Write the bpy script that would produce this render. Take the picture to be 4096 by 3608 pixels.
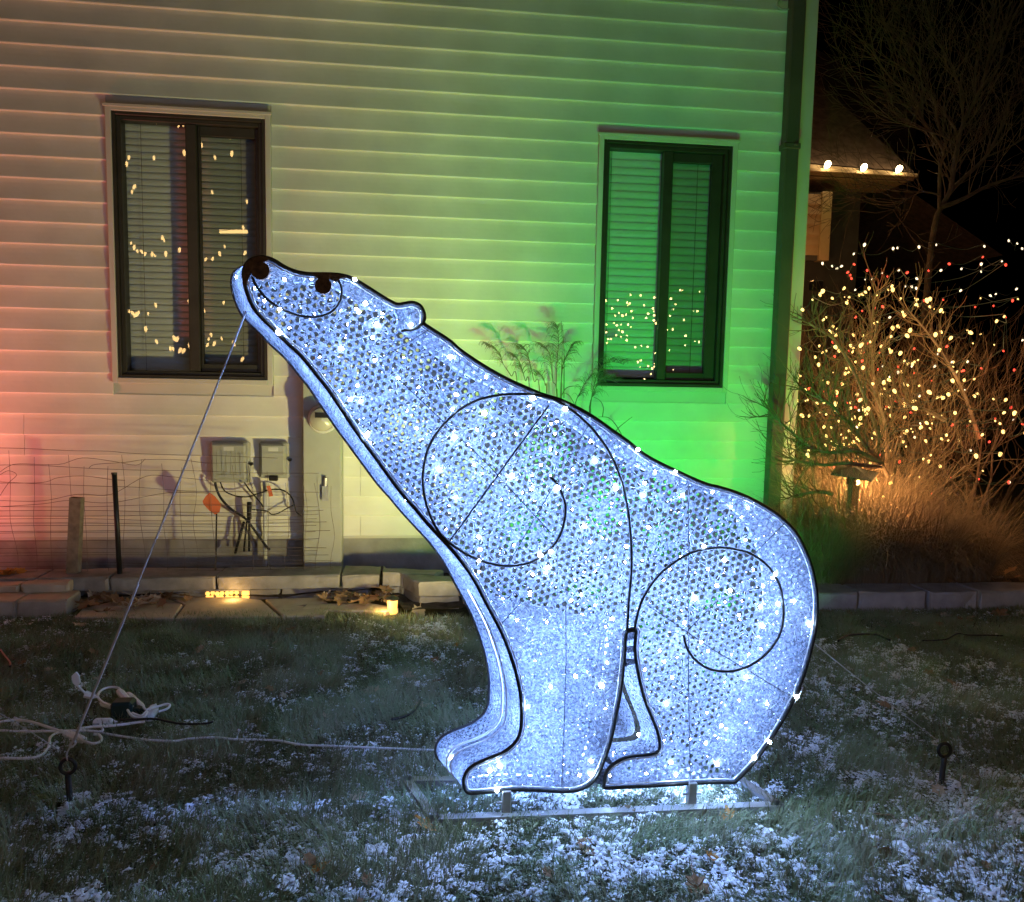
import bpy, math, random
import numpy as np
from mathutils import Matrix, Vector

for o in list(bpy.data.objects):
    bpy.data.objects.remove(o, do_unlink=True)
SC = bpy.context.scene
COL = SC.collection
rnd = random.Random(7)
rng = np.random.default_rng(7)

# ------------------------------------------------------------------ camera
cam = bpy.data.cameras.new("camera")
cam.sensor_width = 36.0
cam.lens = 36.0 * 1560 / 2043.4
cam.clip_start = 0.05
cam.clip_end = 500
camo = bpy.data.objects.new("camera", cam)
COL.objects.link(camo)
YAW, PITCH, ROLL = math.radians(6.85), math.radians(5.4), math.radians(1.1)
fwd = Vector((math.sin(YAW) * math.cos(PITCH), math.cos(YAW) * math.cos(PITCH), -math.sin(PITCH)))
r0 = Vector((math.cos(YAW), -math.sin(YAW), 0))
u0 = r0.cross(fwd)
rt = r0 * math.cos(ROLL) + u0 * math.sin(ROLL)
up = u0 * math.cos(ROLL) - r0 * math.sin(ROLL)
camo.matrix_world = Matrix(((rt.x, up.x, -fwd.x, 0), (rt.y, up.y, -fwd.y, 0), (rt.z, up.z, -fwd.z, 1.45), (0, 0, 0, 1)))
SC.camera = camo

# ------------------------------------------------------------------ night sky, exposure
world = bpy.data.worlds.new("World")
SC.world = world
world.use_nodes = True
wn = world.node_tree
sky = wn.nodes.new("ShaderNodeTexSky")
sky.sky_type = 'NISHITA'
sky.sun_disc = False
sky.sun_elevation = math.radians(-7.0)
sky.sun_rotation = math.radians(200)
wn.links.new(sky.outputs[0], wn.nodes["Background"].inputs[0])
wn.nodes["Background"].inputs[1].default_value = 0.05
SC.view_settings.view_transform = 'Standard'
SC.view_settings.look = 'None'
SC.view_settings.exposure = 0.75
SC.view_settings.gamma = 1.0
SC.view_settings.use_curve_mapping = False
SC.render.engine = 'CYCLES'
SC.cycles.use_denoising = True
SC.cycles.max_bounces = 6
SC.cycles.diffuse_bounces = 3
SC.cycles.glossy_bounces = 3
SC.cycles.transmission_bounces = 4
SC.cycles.transparent_max_bounces = 12
SC.cycles.caustics_reflective = False
SC.cycles.caustics_refractive = False
SC.cycles.sample_clamp_indirect = 6.0


# ------------------------------------------------------------------ helpers
class MB:
    def __init__(s):
        s.v, s.f, s.n = [], [], 0

    def add(s, v, f):
        v = np.asarray(v, float).reshape(-1, 3)
        s.v.append(v)
        k = s.n
        s.f.extend([tuple(i + k for i in q) for q in f])
        s.n += len(v)

    def box(s, x0, x1, y0, y1, z0, z1):
        v = [(x, y, z) for x in (x0, x1) for y in (y0, y1) for z in (z0, z1)]
        s.add(v, [(0, 1, 3, 2), (4, 6, 7, 5), (0, 4, 5, 1), (2, 3, 7, 6), (0, 2, 6, 4), (1, 5, 7, 3)])

    def bbox(s, x0, x1, y0, y1, z0, z1, b=0.004):
        """box with chamfered edges"""
        V, idx = [], {}
        for sx in (0, 1):
            for sy in (0, 1):
                for sz in (0, 1):
                    for ax in range(3):
                        p = [(x0, x1)[sx], (y0, y1)[sy], (z0, z1)[sz]]
                        for a, sg in enumerate((sx, sy, sz)):
                            if a != ax:
                                p[a] += -b if sg else b
                        idx[(sx, sy, sz, ax)] = len(V)
                        V.append(p)
        F = []
        for ax in range(3):
            o1, o2 = [a for a in range(3) if a != ax]
            for sg in (0, 1):
                q = []
                for a, c in ((0, 0), (1, 0), (1, 1), (0, 1)):
                    k = [0, 0, 0]
                    k[ax], k[o1], k[o2] = sg, a, c
                    q.append(idx[(k[0], k[1], k[2], ax)])
                F.append(tuple(q))
        for ax in range(3):
            o1, o2 = [a for a in range(3) if a != ax]
            for a in (0, 1):
                for c in (0, 1):
                    k0, k1 = [0, 0, 0], [0, 0, 0]
                    k0[o1] = k1[o1] = a
                    k0[o2] = k1[o2] = c
                    k1[ax] = 1
                    F.append((idx[(*k0, o1)], idx[(*k1, o1)], idx[(*k1, o2)], idx[(*k0, o2)]))
        for sx in (0, 1):
            for sy in (0, 1):
                for sz in (0, 1):
                    F.append(tuple(idx[(sx, sy, sz, a)] for a in range(3)))
        s.add(V, F)

    def tube(s, pts, r, n=6, closed=False, caps=True):
        P = np.asarray(pts, float)
        m = len(P)
        R = np.full(m, r) if np.isscalar(r) else np.asarray(r, float)
        T = np.zeros_like(P)
        if closed:
            T = np.roll(P, -1, 0) - np.roll(P, 1, 0)
        else:
            T[1:-1] = P[2:] - P[:-2]
            T[0] = P[1] - P[0]
            T[-1] = P[-1] - P[-2]
        T /= np.maximum(np.linalg.norm(T, axis=1, keepdims=True), 1e-9)
        ref = np.array([0, 0, 1.0]) if abs(T[0][2]) < 0.9 else np.array([0, 1.0, 0])
        A = np.zeros_like(P)
        a = np.cross(T[0], ref)
        a /= np.linalg.norm(a)
        for i in range(m):
            a = a - T[i] * a.dot(T[i])
            l = np.linalg.norm(a)
            a = a / l if l > 1e-6 else np.array([1.0, 0, 0])
            A[i] = a
        B = np.cross(T, A)
        ang = np.arange(n) * 2 * math.pi / n
        V = P[:, None, :] + R[:, None, None] * (np.cos(ang)[None, :, None] * A[:, None, :] + np.sin(ang)[None, :, None] * B[:, None, :])
        F = []
        for i in range(m if closed else m - 1):
            j = (i + 1) % m
            for k in range(n):
                l = (k + 1) % n
                F.append((i * n + k, i * n + l, j * n + l, j * n + k))
        if caps and not closed:
            F.append(tuple(range(n))[::-1])
            F.append(tuple((m - 1) * n + k for k in range(n)))
        s.add(V.reshape(-1, 3), F)

    def cyl(s, p0, p1, r, n=12):
        s.tube([p0, p1], r, n)

    def lathe(s, prof, c, n=16):
        """prof: list of (r, z) about the vertical through c"""
        V, F = [], []
        for r, z in prof:
            for k in range(n):
                a = 2 * math.pi * k / n
                V.append((c[0] + r * math.cos(a), c[1] + r * math.sin(a), c[2] + z))
        for i in range(len(prof) - 1):
            for k in range(n):
                l = (k + 1) % n
                F.append((i * n + k, i * n + l, (i + 1) * n + l, (i + 1) * n + k))
        F.append(tuple(range(n))[::-1])
        F.append(tuple((len(prof) - 1) * n + k for k in range(n)))
        s.add(V, F)

    def mesh(s, name, mat, off=(0, 0, 0), smooth=False):
        me = bpy.data.meshes.new(name)
        V = np.concatenate(s.v) - np.asarray(off, float)
        me.from_pydata(V.tolist(), [], s.f)
        if mat:
            me.materials.append(mat)
        if smooth:
            me.polygons.foreach_set("use_smooth", [True] * len(me.polygons))
        me.update()
        return me


LOC = {}


def rootloc(o):
    while o.parent:
        o = o.parent
    return np.array(LOC.get(o.name, (0, 0, 0)), float)


def tag(o, label=None, cat=None, group=None, kind=None):
    if label:
        o["label"] = label
    if cat:
        o["category"] = cat
    if group:
        o["group"] = group
    if kind:
        o["kind"] = kind
    return o


def thing(name, loc, label, cat, group=None):
    o = bpy.data.objects.new(name, None)
    o.empty_display_size = 0.1
    o.location = loc
    COL.objects.link(o)
    LOC[o.name] = tuple(loc)
    return tag(o, label, cat, group)


def obj(name, mb, mat, parent=None, smooth=False, loc=None):
    """mb is in world coordinates; a part is stored relative to its thing's base"""
    off = rootloc(parent) if parent else (np.array(loc, float) if loc is not None else np.zeros(3))
    o = bpy.data.objects.new(name, mb.mesh(name, mat, off, smooth))
    COL.objects.link(o)
    if parent:
        o.parent = parent
    else:
        o.location = tuple(off)
        LOC[o.name] = tuple(off)
    return o


def inst(name, mesh, loc, parent=None, rot=None, scale=None):
    o = bpy.data.objects.new(name, mesh)
    off = rootloc(parent) if parent else np.zeros(3)
    o.location = tuple(np.asarray(loc, float) - off)
    if rot is not None:
        o.rotation_euler = rot
    if scale is not None:
        o.scale = (scale,) * 3 if np.isscalar(scale) else scale
    COL.objects.link(o)
    if parent:
        o.parent = parent
    else:
        LOC[o.name] = tuple(loc)
    return o


def rawmesh(name, V, F, mat, smooth=False):
    """V (n,3) array, F (m,k) array with one face size"""
    me = bpy.data.meshes.new(name)
    V = np.asarray(V, np.float32)
    F = np.asarray(F, np.int32)
    k = F.shape[1]
    me.vertices.add(len(V))
    me.vertices.foreach_set("co", V.ravel())
    me.loops.add(F.size)
    me.loops.foreach_set("vertex_index", F.ravel())
    me.polygons.add(len(F))
    me.polygons.foreach_set("loop_start", np.arange(0, F.size, k, dtype=np.int32))
    me.polygons.foreach_set("loop_total", np.full(len(F), k, np.int32))
    if smooth:
        me.polygons.foreach_set("use_smooth", np.ones(len(F), bool))
    me.update(calc_edges=True)
    if mat:
        me.materials.append(mat)
    return me


def rawobj(name, V, F, mat, parent=None, smooth=False):
    off = rootloc(parent) if parent else np.zeros(3)
    o = bpy.data.objects.new(name, rawmesh(name, np.asarray(V) - off, F, mat, smooth))
    COL.objects.link(o)
    if parent:
        o.parent = parent
    return o


def catmull(pts, k=6, closed=False):
    P = [np.asarray(p, float) for p in pts]
    n = len(P)
    out = []
    for i in range(n if closed else n - 1):
        if closed:
            a, b, c, d = P[i - 1], P[i], P[(i + 1) % n], P[(i + 2) % n]
        else:
            a, b, c, d = P[max(i - 1, 0)], P[i], P[i + 1], P[min(i + 2, n - 1)]
        for j in range(k):
            t = j / k
            out.append(0.5 * ((2 * b) + (c - a) * t + (2 * a - 5 * b + 4 * c - d) * t * t + (3 * b - a - 3 * c + d) * t ** 3))
    if not closed:
        out.append(P[-1])
    return np.array(out)


# ------------------------------------------------------------------ materials
def nodes_of(name):
    m = bpy.data.materials.new(name)
    m.use_nodes = True
    nt = m.node_tree
    return m, nt, nt.nodes, nt.links, nt.nodes["Principled BSDF"]


def mat(name, col, rough=0.7, metal=0.0, var=0.15, scale=8.0, bump=0.0, bscale=40.0, island=0.0, col2=None, spec=0.3):
    m, nt, N, L, P = nodes_of(name)
    P.inputs["Roughness"].default_value = rough
    P.inputs["Metallic"].default_value = metal
    P.inputs["Specular IOR Level"].default_value = spec
    tc = N.new("ShaderNodeTexCoord")
    nz = N.new("ShaderNodeTexNoise")
    nz.inputs["Scale"].default_value = scale
    nz.inputs["Detail"].default_value = 5
    L.new(tc.outputs["Object"], nz.inputs["Vector"])
    mix = N.new("ShaderNodeMix")
    mix.data_type = 'RGBA'
    c2 = col2 if col2 else tuple(c * (1 - var) for c in col)
    c1 = col if col2 else tuple(min(1, c * (1 + var)) for c in col)
    mix.inputs[6].default_value = (*c1, 1)
    mix.inputs[7].default_value = (*c2, 1)
    ramp = N.new("ShaderNodeMapRange")
    ramp.inputs[1].default_value = 0.3
    ramp.inputs[2].default_value = 0.7
    if island > 0:
        g = N.new("ShaderNodeNewGeometry")
        mx = N.new("ShaderNodeMath")
        mx.operation = 'MULTIPLY_ADD'
        mx.inputs[1].default_value = island
        ad = N.new("ShaderNodeMath")
        ad.operation = 'MULTIPLY'
        ad.inputs[1].default_value = 1 - island
        L.new(nz.outputs[0], ramp.inputs[0])
        L.new(ramp.outputs[0], ad.inputs[0])
        L.new(g.outputs["Random Per Island"], mx.inputs[0])
        L.new(ad.outputs[0], mx.inputs[2])
        L.new(mx.outputs[0], mix.inputs[0])
    else:
        L.new(nz.outputs[0], ramp.inputs[0])
        L.new(ramp.outputs[0], mix.inputs[0])
    L.new(mix.outputs[2], P.inputs["Base Color"])
    if bump > 0:
        n2 = N.new("ShaderNodeTexNoise")
        n2.inputs["Scale"].default_value = bscale
        n2.inputs["Detail"].default_value = 6
        L.new(tc.outputs["Object"], n2.inputs["Vector"])
        b = N.new("ShaderNodeBump")
        b.inputs["Strength"].default_value = bump
        b.inputs["Distance"].default_value = 0.01
        L.new(n2.outputs[0], b.inputs["Height"])
        L.new(b.outputs[0], P.inputs["Normal"])
    return m


def emit(name, col, s):
    m, nt, N, L, P = nodes_of(name)
    P.inputs["Base Color"].default_value = (*col, 1)
    P.inputs["Emission Color"].default_value = (*col, 1)
    P.inputs["Emission Strength"].default_value = s
    return m


M = {}
M["siding"] = mat("siding_vinyl", (0.64, 0.61, 0.52), 0.55, var=0.10, scale=2.2, bump=0.5, bscale=4.5)
M["trim"] = mat("trim_vinyl", (0.50, 0.47, 0.40), 0.5, var=0.04, scale=4)
M["frame"] = mat("window_bronze", (0.032, 0.028, 0.021), 0.4, var=0.2)
M["downspout"] = mat("downspout_brown", (0.085, 0.075, 0.055), 0.45, var=0.12, scale=5)
M["concrete"] = mat("foundation_concrete", (0.27, 0.25, 0.22), 0.9, var=0.25, scale=6, bump=0.3)
M["slat"] = mat("blind_vinyl", (0.6, 0.59, 0.53), 0.5, var=0.03)
M["dark"] = mat("dark_interior", (0.05, 0.045, 0.04), 0.9)
M["stone"] = mat("edging_stone", (0.34, 0.31, 0.28), 0.9, scale=9, bump=0.6, bscale=30, col2=(0.19, 0.175, 0.165))
M["stonepale"] = mat("pale_edging_stone", (0.50, 0.47, 0.44), 0.9, scale=9, bump=0.6, bscale=30, col2=(0.34, 0.31, 0.30))
M["flag"] = mat("flagstone", (0.55, 0.46, 0.35), 0.9, scale=7, bump=0.35, bscale=35, col2=(0.38, 0.32, 0.25))
M["soil"] = mat("soil", (0.05, 0.038, 0.028), 1.0, var=0.5, scale=20, bump=0.8, bscale=50)
M["thatch"] = mat("lawn_thatch", (0.085, 0.08, 0.045), 1.0, scale=14, bump=0.6, bscale=80, col2=(0.035, 0.045, 0.02))
M["grass"] = mat("grass_blades", (0.17, 0.27, 0.115), 0.6, scale=2.2, island=0.6, col2=(0.31, 0.28, 0.19))
M["snow"] = mat("snow", (0.86, 0.88, 0.92), 0.7, var=0.03)
M["leaf"] = mat("dry_leaf", (0.26, 0.15, 0.075), 0.8, var=0.35, scale=30)
M["leafpale"] = mat("pale_dry_leaf", (0.42, 0.32, 0.22), 0.8, var=0.25, scale=30)
M["leaforange"] = mat("orange_leaf", (0.45, 0.2, 0.035), 0.7, var=0.3, scale=30)
M["black"] = mat("black_metal", (0.012, 0.011, 0.010), 0.45, var=0.2)
M["blackplastic"] = mat("black_plastic", (0.015, 0.015, 0.016), 0.4, var=0.2)
M["whitetube"] = mat("white_tube", (0.8, 0.82, 0.86), 0.4, var=0.03)
M["greytube"] = mat("grey_tube", (0.11, 0.115, 0.125), 0.5, var=0.1)
M["greysteel"] = mat("grey_steel", (0.30, 0.30, 0.31), 0.4, metal=0.3, var=0.15, scale=20)
M["cord"] = mat("white_cord", (0.78, 0.78, 0.8), 0.5, var=0.05)
M["rope"] = mat("grey_rope", (0.55, 0.55, 0.56), 0.8, var=0.1, scale=60)
M["green_plastic"] = mat("dark_green_plastic", (0.012, 0.03, 0.026), 0.5, var=0.2)
M["brownfur"] = mat("brown_nose", (0.10, 0.055, 0.032), 0.9, var=0.5, scale=60, bump=0.6, bscale=150)
M["box"] = mat("utility_box_beige", (0.32, 0.32, 0.275), 0.5, var=0.06)
M["pvc"] = mat("pvc_grey", (0.5, 0.49, 0.46), 0.5, var=0.06)
M["orange"] = mat("orange_marker", (0.55, 0.13, 0.05), 0.6, var=0.1)
M["wood"] = mat("weathered_wood", (0.2, 0.16, 0.115), 0.85, var=0.3, scale=25, bump=0.4)
M["wire"] = mat("rusty_wire", (0.16, 0.12, 0.10), 0.6, metal=0.3, var=0.3, scale=30)
M["greywire"] = mat("grey_wire", (0.35, 0.33, 0.3), 0.5, metal=0.4)
M["bark"] = mat("bark", (0.17, 0.12, 0.085), 0.9, var=0.3, scale=12, bump=0.4)
M["treebark"] = mat("tree_bark", (0.085, 0.06, 0.045), 0.9, var=0.3, scale=12, bump=0.4)
M["twig"] = mat("twigs", (0.15, 0.105, 0.065), 0.9, island=0.6, var=0.4, scale=3)
M["straw"] = mat("dry_ornamental_grass", (0.36, 0.26, 0.16), 0.8, scale=4, island=0.6, col2=(0.16, 0.115, 0.075))
M["plume"] = mat("grass_plume", (0.17, 0.135, 0.09), 0.9, island=0.5, var=0.35)
M["roof"] = mat("roof_shingle", (0.14, 0.09, 0.065), 0.95, var=0.35, scale=14, bump=0.5, bscale=25)
M["fascia"] = mat("fascia_tan", (0.32, 0.22, 0.12), 0.6, var=0.1)
M["glassmeter"] = mat("meter_face", (0.4, 0.38, 0.3), 0.25, var=0.1)
M["bulbwarm"] = emit("bulb_warm", (1.0, 0.66, 0.20), 1.5)
M["bulbwhite"] = emit("bulb_white", (1.0, 0.84, 0.55), 1.2)
M["bulbred"] = emit("bulb_red", (1.0, 0.07, 0.04), 1.3)
M["bulbfar"] = emit("bulb_amber", (1.0, 0.62, 0.22), 9.0)
M["bulbfar2"] = emit("bulb_gold", (1.0, 0.66, 0.26), 22.0)
M["eaveb"] = emit("bulb_eave", (1.0, 0.78, 0.4), 30.0)
M["glowstone"] = emit("lit_lens", (1.0, 0.56, 0.13), 0.8)
M["ledsmall"] = emit("led_sparkle", (0.62, 0.82, 1.0), 5.0)
M["led"] = emit("led_white", (0.50, 0.72, 1.0), 105.0)


def glass_mat(name, tint):
    m, nt, N, L, P = nodes_of(name)
    N.remove(P)
    tr = N.new("ShaderNodeBsdfTransparent")
    tr.inputs[0].default_value = (*tint, 1)
    gl = N.new("ShaderNodeBsdfGlossy")
    gl.inputs["Roughness"].default_value = 0.0
    fr = N.new("ShaderNodeLayerWeight")
    fr.inputs[0].default_value = 0.5
    pw = N.new("ShaderNodeMath")
    pw.operation = 'POWER'
    pw.inputs[1].default_value = 4.0
    ma = N.new("ShaderNodeMath")
    ma.operation = 'MULTIPLY_ADD'
    ma.inputs[1].default_value = 0.7
    ma.inputs[2].default_value = 0.085
    L.new(fr.outputs["Facing"], pw.inputs[0])
    L.new(pw.outputs[0], ma.inputs[0])
    mx = N.new("ShaderNodeMixShader")
    L.new(ma.outputs[0], mx.inputs[0])
    L.new(tr.outputs[0], mx.inputs[1])
    L.new(gl.outputs[0], mx.inputs[2])
    L.new(mx.outputs[0], N["Material Output"].inputs[0])
    return m


M["glass"] = glass_mat("window_glass", (0.88, 0.9, 0.88))
M["glassscreen"] = glass_mat("screened_glass", (0.62, 0.62, 0.60))


def film_mat(name, lo, hi, trans, scale):
    """glittery white netting: light and dark facets, lets the lamps inside shine through"""
    m, nt, N, L, P = nodes_of(name)
    N.remove(P)
    tc = N.new("ShaderNodeTexCoord")
    vo = N.new("ShaderNodeTexVoronoi")
    vo.inputs["Scale"].default_value = scale
    L.new(tc.outputs["Object"], vo.inputs["Vector"])
    sp = N.new("ShaderNodeSeparateColor")
    L.new(vo.outputs["Color"], sp.inputs[0])
    mr = N.new("ShaderNodeMapRange")
    mr.inputs[3].default_value = lo
    mr.inputs[4].default_value = hi
    L.new(sp.outputs[0], mr.inputs[0])
    pw = N.new("ShaderNodeMath")
    pw.operation = 'MULTIPLY'
    L.new(mr.outputs[0], pw.inputs[0])
    L.new(mr.outputs[0], pw.inputs[1])
    mixc = N.new("ShaderNodeMix")
    mixc.data_type = 'RGBA'
    mixc.inputs[6].default_value = (0.72, 0.86, 1.0, 1)
    mixc.inputs[7].default_value = (1.0, 0.93, 1.0, 1)
    L.new(sp.outputs[1], mixc.inputs[0])
    sc = N.new("ShaderNodeVectorMath")
    sc.operation = 'SCALE'
    L.new(mixc.outputs[2], sc.inputs[0])
    L.new(pw.outputs[0], sc.inputs[3])
    di = N.new("ShaderNodeBsdfDiffuse")
    tl = N.new("ShaderNodeBsdfTranslucent")
    mx = N.new("ShaderNodeMixShader")
    mx.inputs[0].default_value = trans
    L.new(sc.outputs[0], di.inputs[0])
    L.new(sc.outputs[0], tl.inputs[0])
    L.new(di.outputs[0], mx.inputs[1])
    L.new(tl.outputs[0], mx.inputs[2])
    L.new(mx.outputs[0], N["Material Output"].inputs[0])
    return m


M["film"] = film_mat("glitter_net", 0.20, 0.41, 0.55, 200)
M["film_far"] = mat("darkened_far_net", (0.012, 0.010, 0.007), 1.0, var=0.3, scale=60, spec=0.0)  # shade seen through the near holes is put into the far net's colour
M["thread"] = film_mat("tinsel_thread", 0.6, 0.9, 0.5, 150)


def lamp(name, kind, loc, power, col, parent=None, size=0.05, target=None, spread=None, spot=None):
    l = bpy.data.lights.new(name, kind)
    l.energy = power
    l.color = col
    if kind == 'AREA':
        l.shape = 'DISK'
        l.size = size
        if spread:
            l.spread = spread
    else:
        l.shadow_soft_size = size
    if kind == 'SPOT':
        l.spot_size = spot
        l.spot_blend = 1.0
    o = bpy.data.objects.new(name, l)
    off = rootloc(parent) if parent else np.zeros(3)
    o.location = tuple(np.asarray(loc, float) - off)
    if target is not None:
        d = Vector(target) - Vector(loc)
        o.rotation_euler = d.to_track_quat('-Z', 'Y').to_euler()
    COL.objects.link(o)
    if parent:
        o.parent = parent
    return o


# =================================================================== ground
LAWN_EDGE = 4.74
g = MB()
g.add([(-150, -150, 0), (150, -150, 0), (150, 200, 0), (-150, 200, 0)], [(0, 1, 2, 3)])
tag(obj("lawn", g, M["thatch"]), kind="structure")
# planting bed soil along the house, behind the edging stones
g = MB()
nx, ny = 120, 14
xs = np.linspace(-6, 9, nx)
V = []
for j in range(ny):
    for i in range(nx):
        x = xs[i]
        y0 = 5.02 if x < -0.2 else 4.62
        y = y0 + (9.5 - y0) * (j / (ny - 1)) ** 1.6
        V.append((x, y, 0.045 + 0.02 * math.sin(x * 5.1 + j) * math.cos(y * 7 + x) + rnd.uniform(-.008, .008)))
F = [(j * nx + i, j * nx + i + 1, (j + 1) * nx + i + 1, (j + 1) * nx + i) for j in range(ny - 1) for i in range(nx - 1)]
g.add(V, F)
tag(obj("bed_soil", g, M["soil"], smooth=True), kind="structure")

# =================================================================== house
HY = 5.5
house = thing("house", (0, HY, 0), "cream lap-sided house wall washed in red and green light, behind the glowing bear", "house")
WIN = [(-2.015, -0.982, 1.362, 3.142), (1.222, 2.222, 1.366, 3.136)]
PITCH_S = 0.1375
Z0 = 0.322
TRIM_X0, TRIM_X1 = 2.64, 2.765
# sheathing with real openings
g = MB()
xs = [-7.0, WIN[0][0] + .02, WIN[0][1] - .02, WIN[1][0] + .02, WIN[1][1] - .02, 2.75]
for a, b, op in ((0, 1, 0), (1, 2, 1), (2, 3, 0), (3, 4, 1), (4, 5, 0)):
    if not op:
        g.box(xs[a], xs[b], 5.502, 5.6, 0.31, 5.6)
    else:
        g.box(xs[a], xs[b], 5.502, 5.6, 0.31, 1.38)
        g.box(xs[a], xs[b], 5.502, 5.6, 3.12, 5.6)
obj("sheathing", g, M["trim"], house)
g = MB()
g.box(-7.0, 2.75, 5.53, 5.62, -0.2, 0.318)
obj("foundation", g, M["concrete"], house)
g = MB()
g.box(2.66, 2.75, 5.62, 12, -0.2, 5.6)
g.box(-7, -6.9, 5.62, 12, -0.2, 5.6)
g.box(-6.9, 2.66, 11.9, 12, -0.2, 5.6)
obj("outer_wall", g, M["siding"], house)
g = MB()
g.add([(-7.4, 5.1, 5.5), (3.15, 5.1, 5.5), (3.15, 8.8, 7.4), (-7.4, 8.8, 7.4)], [(0, 1, 2, 3)])
g.add([(-7.4, 12.4, 5.5), (3.15, 12.4, 5.5), (3.15, 8.8, 7.4), (-7.4, 8.8, 7.4)], [(3, 2, 1, 0)])
g.box(-7.4, 3.15, 5.1, 5.5, 5.44, 5.5)
obj("roof", g, M["roof"], house)
# siding boards, one object per board
PROF = [(0.0, 0.002), (0.0, 0.0165), (0.006, 0.0195), (0.025, 0.0165), (0.05, 0.0125), (0.08, 0.0085), (0.11, 0.0055), (0.1385, 0.004)]


def board(x0, x1, z):
    g = MB()
    V = []
    for x in (x0, x1):
        for h, o in PROF:
            V.append((x, HY - o, z + h))
    n = len(PROF)
    F = [(i, i + 1, n + i + 1, n + i) for i in range(n - 1)] + [tuple(range(n))[::-1], tuple(range(n, 2 * n))]
    g.add(V, F)
    o = obj("siding_board", g, M["siding"], house)
    o.location.z += rnd.uniform(-.0012, .0012)
    return o


for k in range(38):
    z = Z0 + k * PITCH_S
    cuts = []
    for (a, b, c, d) in WIN:
        if z + PITCH_S > c + 0.02 and z < d - 0.02:
            cuts.append((a, b))
    segs = []
    x = -7.0
    for a, b in cuts:
        segs.append((x, a))
        x = b
    segs.append((x, TRIM_X0))
    for a, b in segs:
        joints = [j for j in ((-2.585 if k in (4, 5) else None), -4.4 + (k % 3) * 0.35, (0.35 if k % 4 == 1 else -0.4)) if j is not None and a + .3 < j < b - .3 and not (j > -1 and k > 6)]
        joints.sort()
        px = a
        for j in joints:
            board(px + 0.0012, j - 0.0012, z)
            px = j
        board(px + 0.0012, b - 0.0012, z)
g = MB()
g.bbox(TRIM_X0, TRIM_X1, HY - 0.032, HY + 0.09, 0.30, 5.45, 0.004)
obj("corner_trim", g, M["trim"], house)
g = MB()
g.box(-6.99, TRIM_X0 - .002, HY - 0.012, HY + 0.0, 0.304, 0.3215)
obj("starter_strip", g, M["trim"], house)


def ring(g, x0, x1, z0, z1, w, y0, y1, wt=None, wb=None, wr=None):
    wt, wb, wr = wt or w, wb or w, wr or w
    g.bbox(x0, x0 + w, y0, y1, z0, z1, 0.003)
    g.bbox(x1 - wr, x1, y0, y1, z0, z1, 0.003)
    g.bbox(x0 + w, x1 - wr, y0, y1, z0, z0 + wb, 0.003)
    g.bbox(x0 + w, x1 - wr, y0, y1, z1 - wt, z1, 0.003)


def window(W, ml, mr, sr, wl):
    x0, x1, z0, z1 = W
    g = MB()
    ring(g, x0, x1, z0, z1, 0.036, HY - 0.036, HY + 0.05)
    g.box(x0 - 0.01, x1 + 0.01, HY - 0.046, HY - 0.030, z1 - 0.012, z1 + 0.004)
    win = obj("window", g, M["trim"], house)
    a0, a1, b0, b1 = x0 + 0.036, x1 - 0.036, z0 + 0.036, z1 - 0.036
    g = MB()
    ring(g, a0, a1, b0, b1, 0.022, HY - 0.028, HY + 0.085)
    ring(g, a0 + .022, a1 - .022, b0 + .022, b1 - .022, 0.026, HY - 0.006, HY + 0.085)
    obj("window_frame", g, M["frame"], win)
    g = MB()
    g.bbox(ml, mr, HY - 0.002, HY + 0.075, b0 + .05, b1 - .05, 0.004)
    obj("mullion", g, M["frame"], win)
    g = MB()
    ring(g, mr + .002, a1 - .049, b0 + .05, b1 - .05, 0.012, HY + 0.03, HY + 0.07, wt=0.062, wb=0.052, wr=a1 - .049 - sr)
    obj("sash", g, M["frame"], win)
    g = MB()
    g.add([(a0 + .046, HY + .02, b0 + .046), (ml + .002, HY + .02, b0 + .046), (ml + .002, HY + .02, b1 - .046), (a0 + .046, HY + .02, b1 - .046)], [(0, 1, 2, 3)])
    obj("pane", g, M["glass"], win)
    g = MB()
    g.add([(mr + .012, HY + .05, b0 + .1), (sr + .002, HY + .05, b0 + .1), (sr + .002, HY + .05, b1 - .11), (mr + .012, HY + .05, b1 - .11)], [(0, 1, 2, 3)])
    obj("pane", g, M["glassscreen"], win)


window(WIN[0], -1.531, -1.462, -1.095, 0.05)
window(WIN[1], 1.700, 1.762, 2.062, 0.05)


def blind(W, pitch, label, tilt, cords, zb):
    x0, x1, z0, z1 = W
    root = thing("window_blind", ((x0 + x1) / 2, HY + 0.12, z0), label, "blind")
    g = MB()
    g.bbox(x0 + .05, x1 - .05, HY + .10, HY + .15, z1 - .075, z1 - .035, .003)
    obj("headrail", g, M["slat"], root)
    # one slat mesh, curved and tilted nearly shut
    w = pitch * 1.0
    g = MB()
    xs_ = (x0 + .055, x1 - .055)
    V = []
    for x in xs_:
        for i in range(5):
            t = i / 4 - 0.5
            cz = t * w
            V.append((x - (x0 + x1) / 2, -tilt * t * w * 2 - 0.004 * (1 - 4 * t * t), cz))
    g.add(V, [(i, i + 1, 6 + i, 5 + i) for i in range(4)])
    me = g.mesh("slat", M["slat"], smooth=True)
    z = z1 - .10
    while z > z0 + zb:
        inst("slat", me, ((x0 + x1) / 2, HY + .125, z), root, rot=(rnd.uniform(-.03, .03), 0, 0))
        z -= pitch
    g = MB()
    g.bbox(x0 + .055, x1 - .055, HY + .112, HY + .138, z + pitch * .2, z + pitch * .2 + .02, .003)
    obj("bottom_rail", g, M["slat"], root)
    for cx in cords:
        g = MB()
        g.cyl((cx, HY + .098, z + pitch * .3), (cx, HY + .098, z1 - .07), 0.0016, 5)
        obj("ladder_cord", g, M["wire"], root)
    return root


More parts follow.
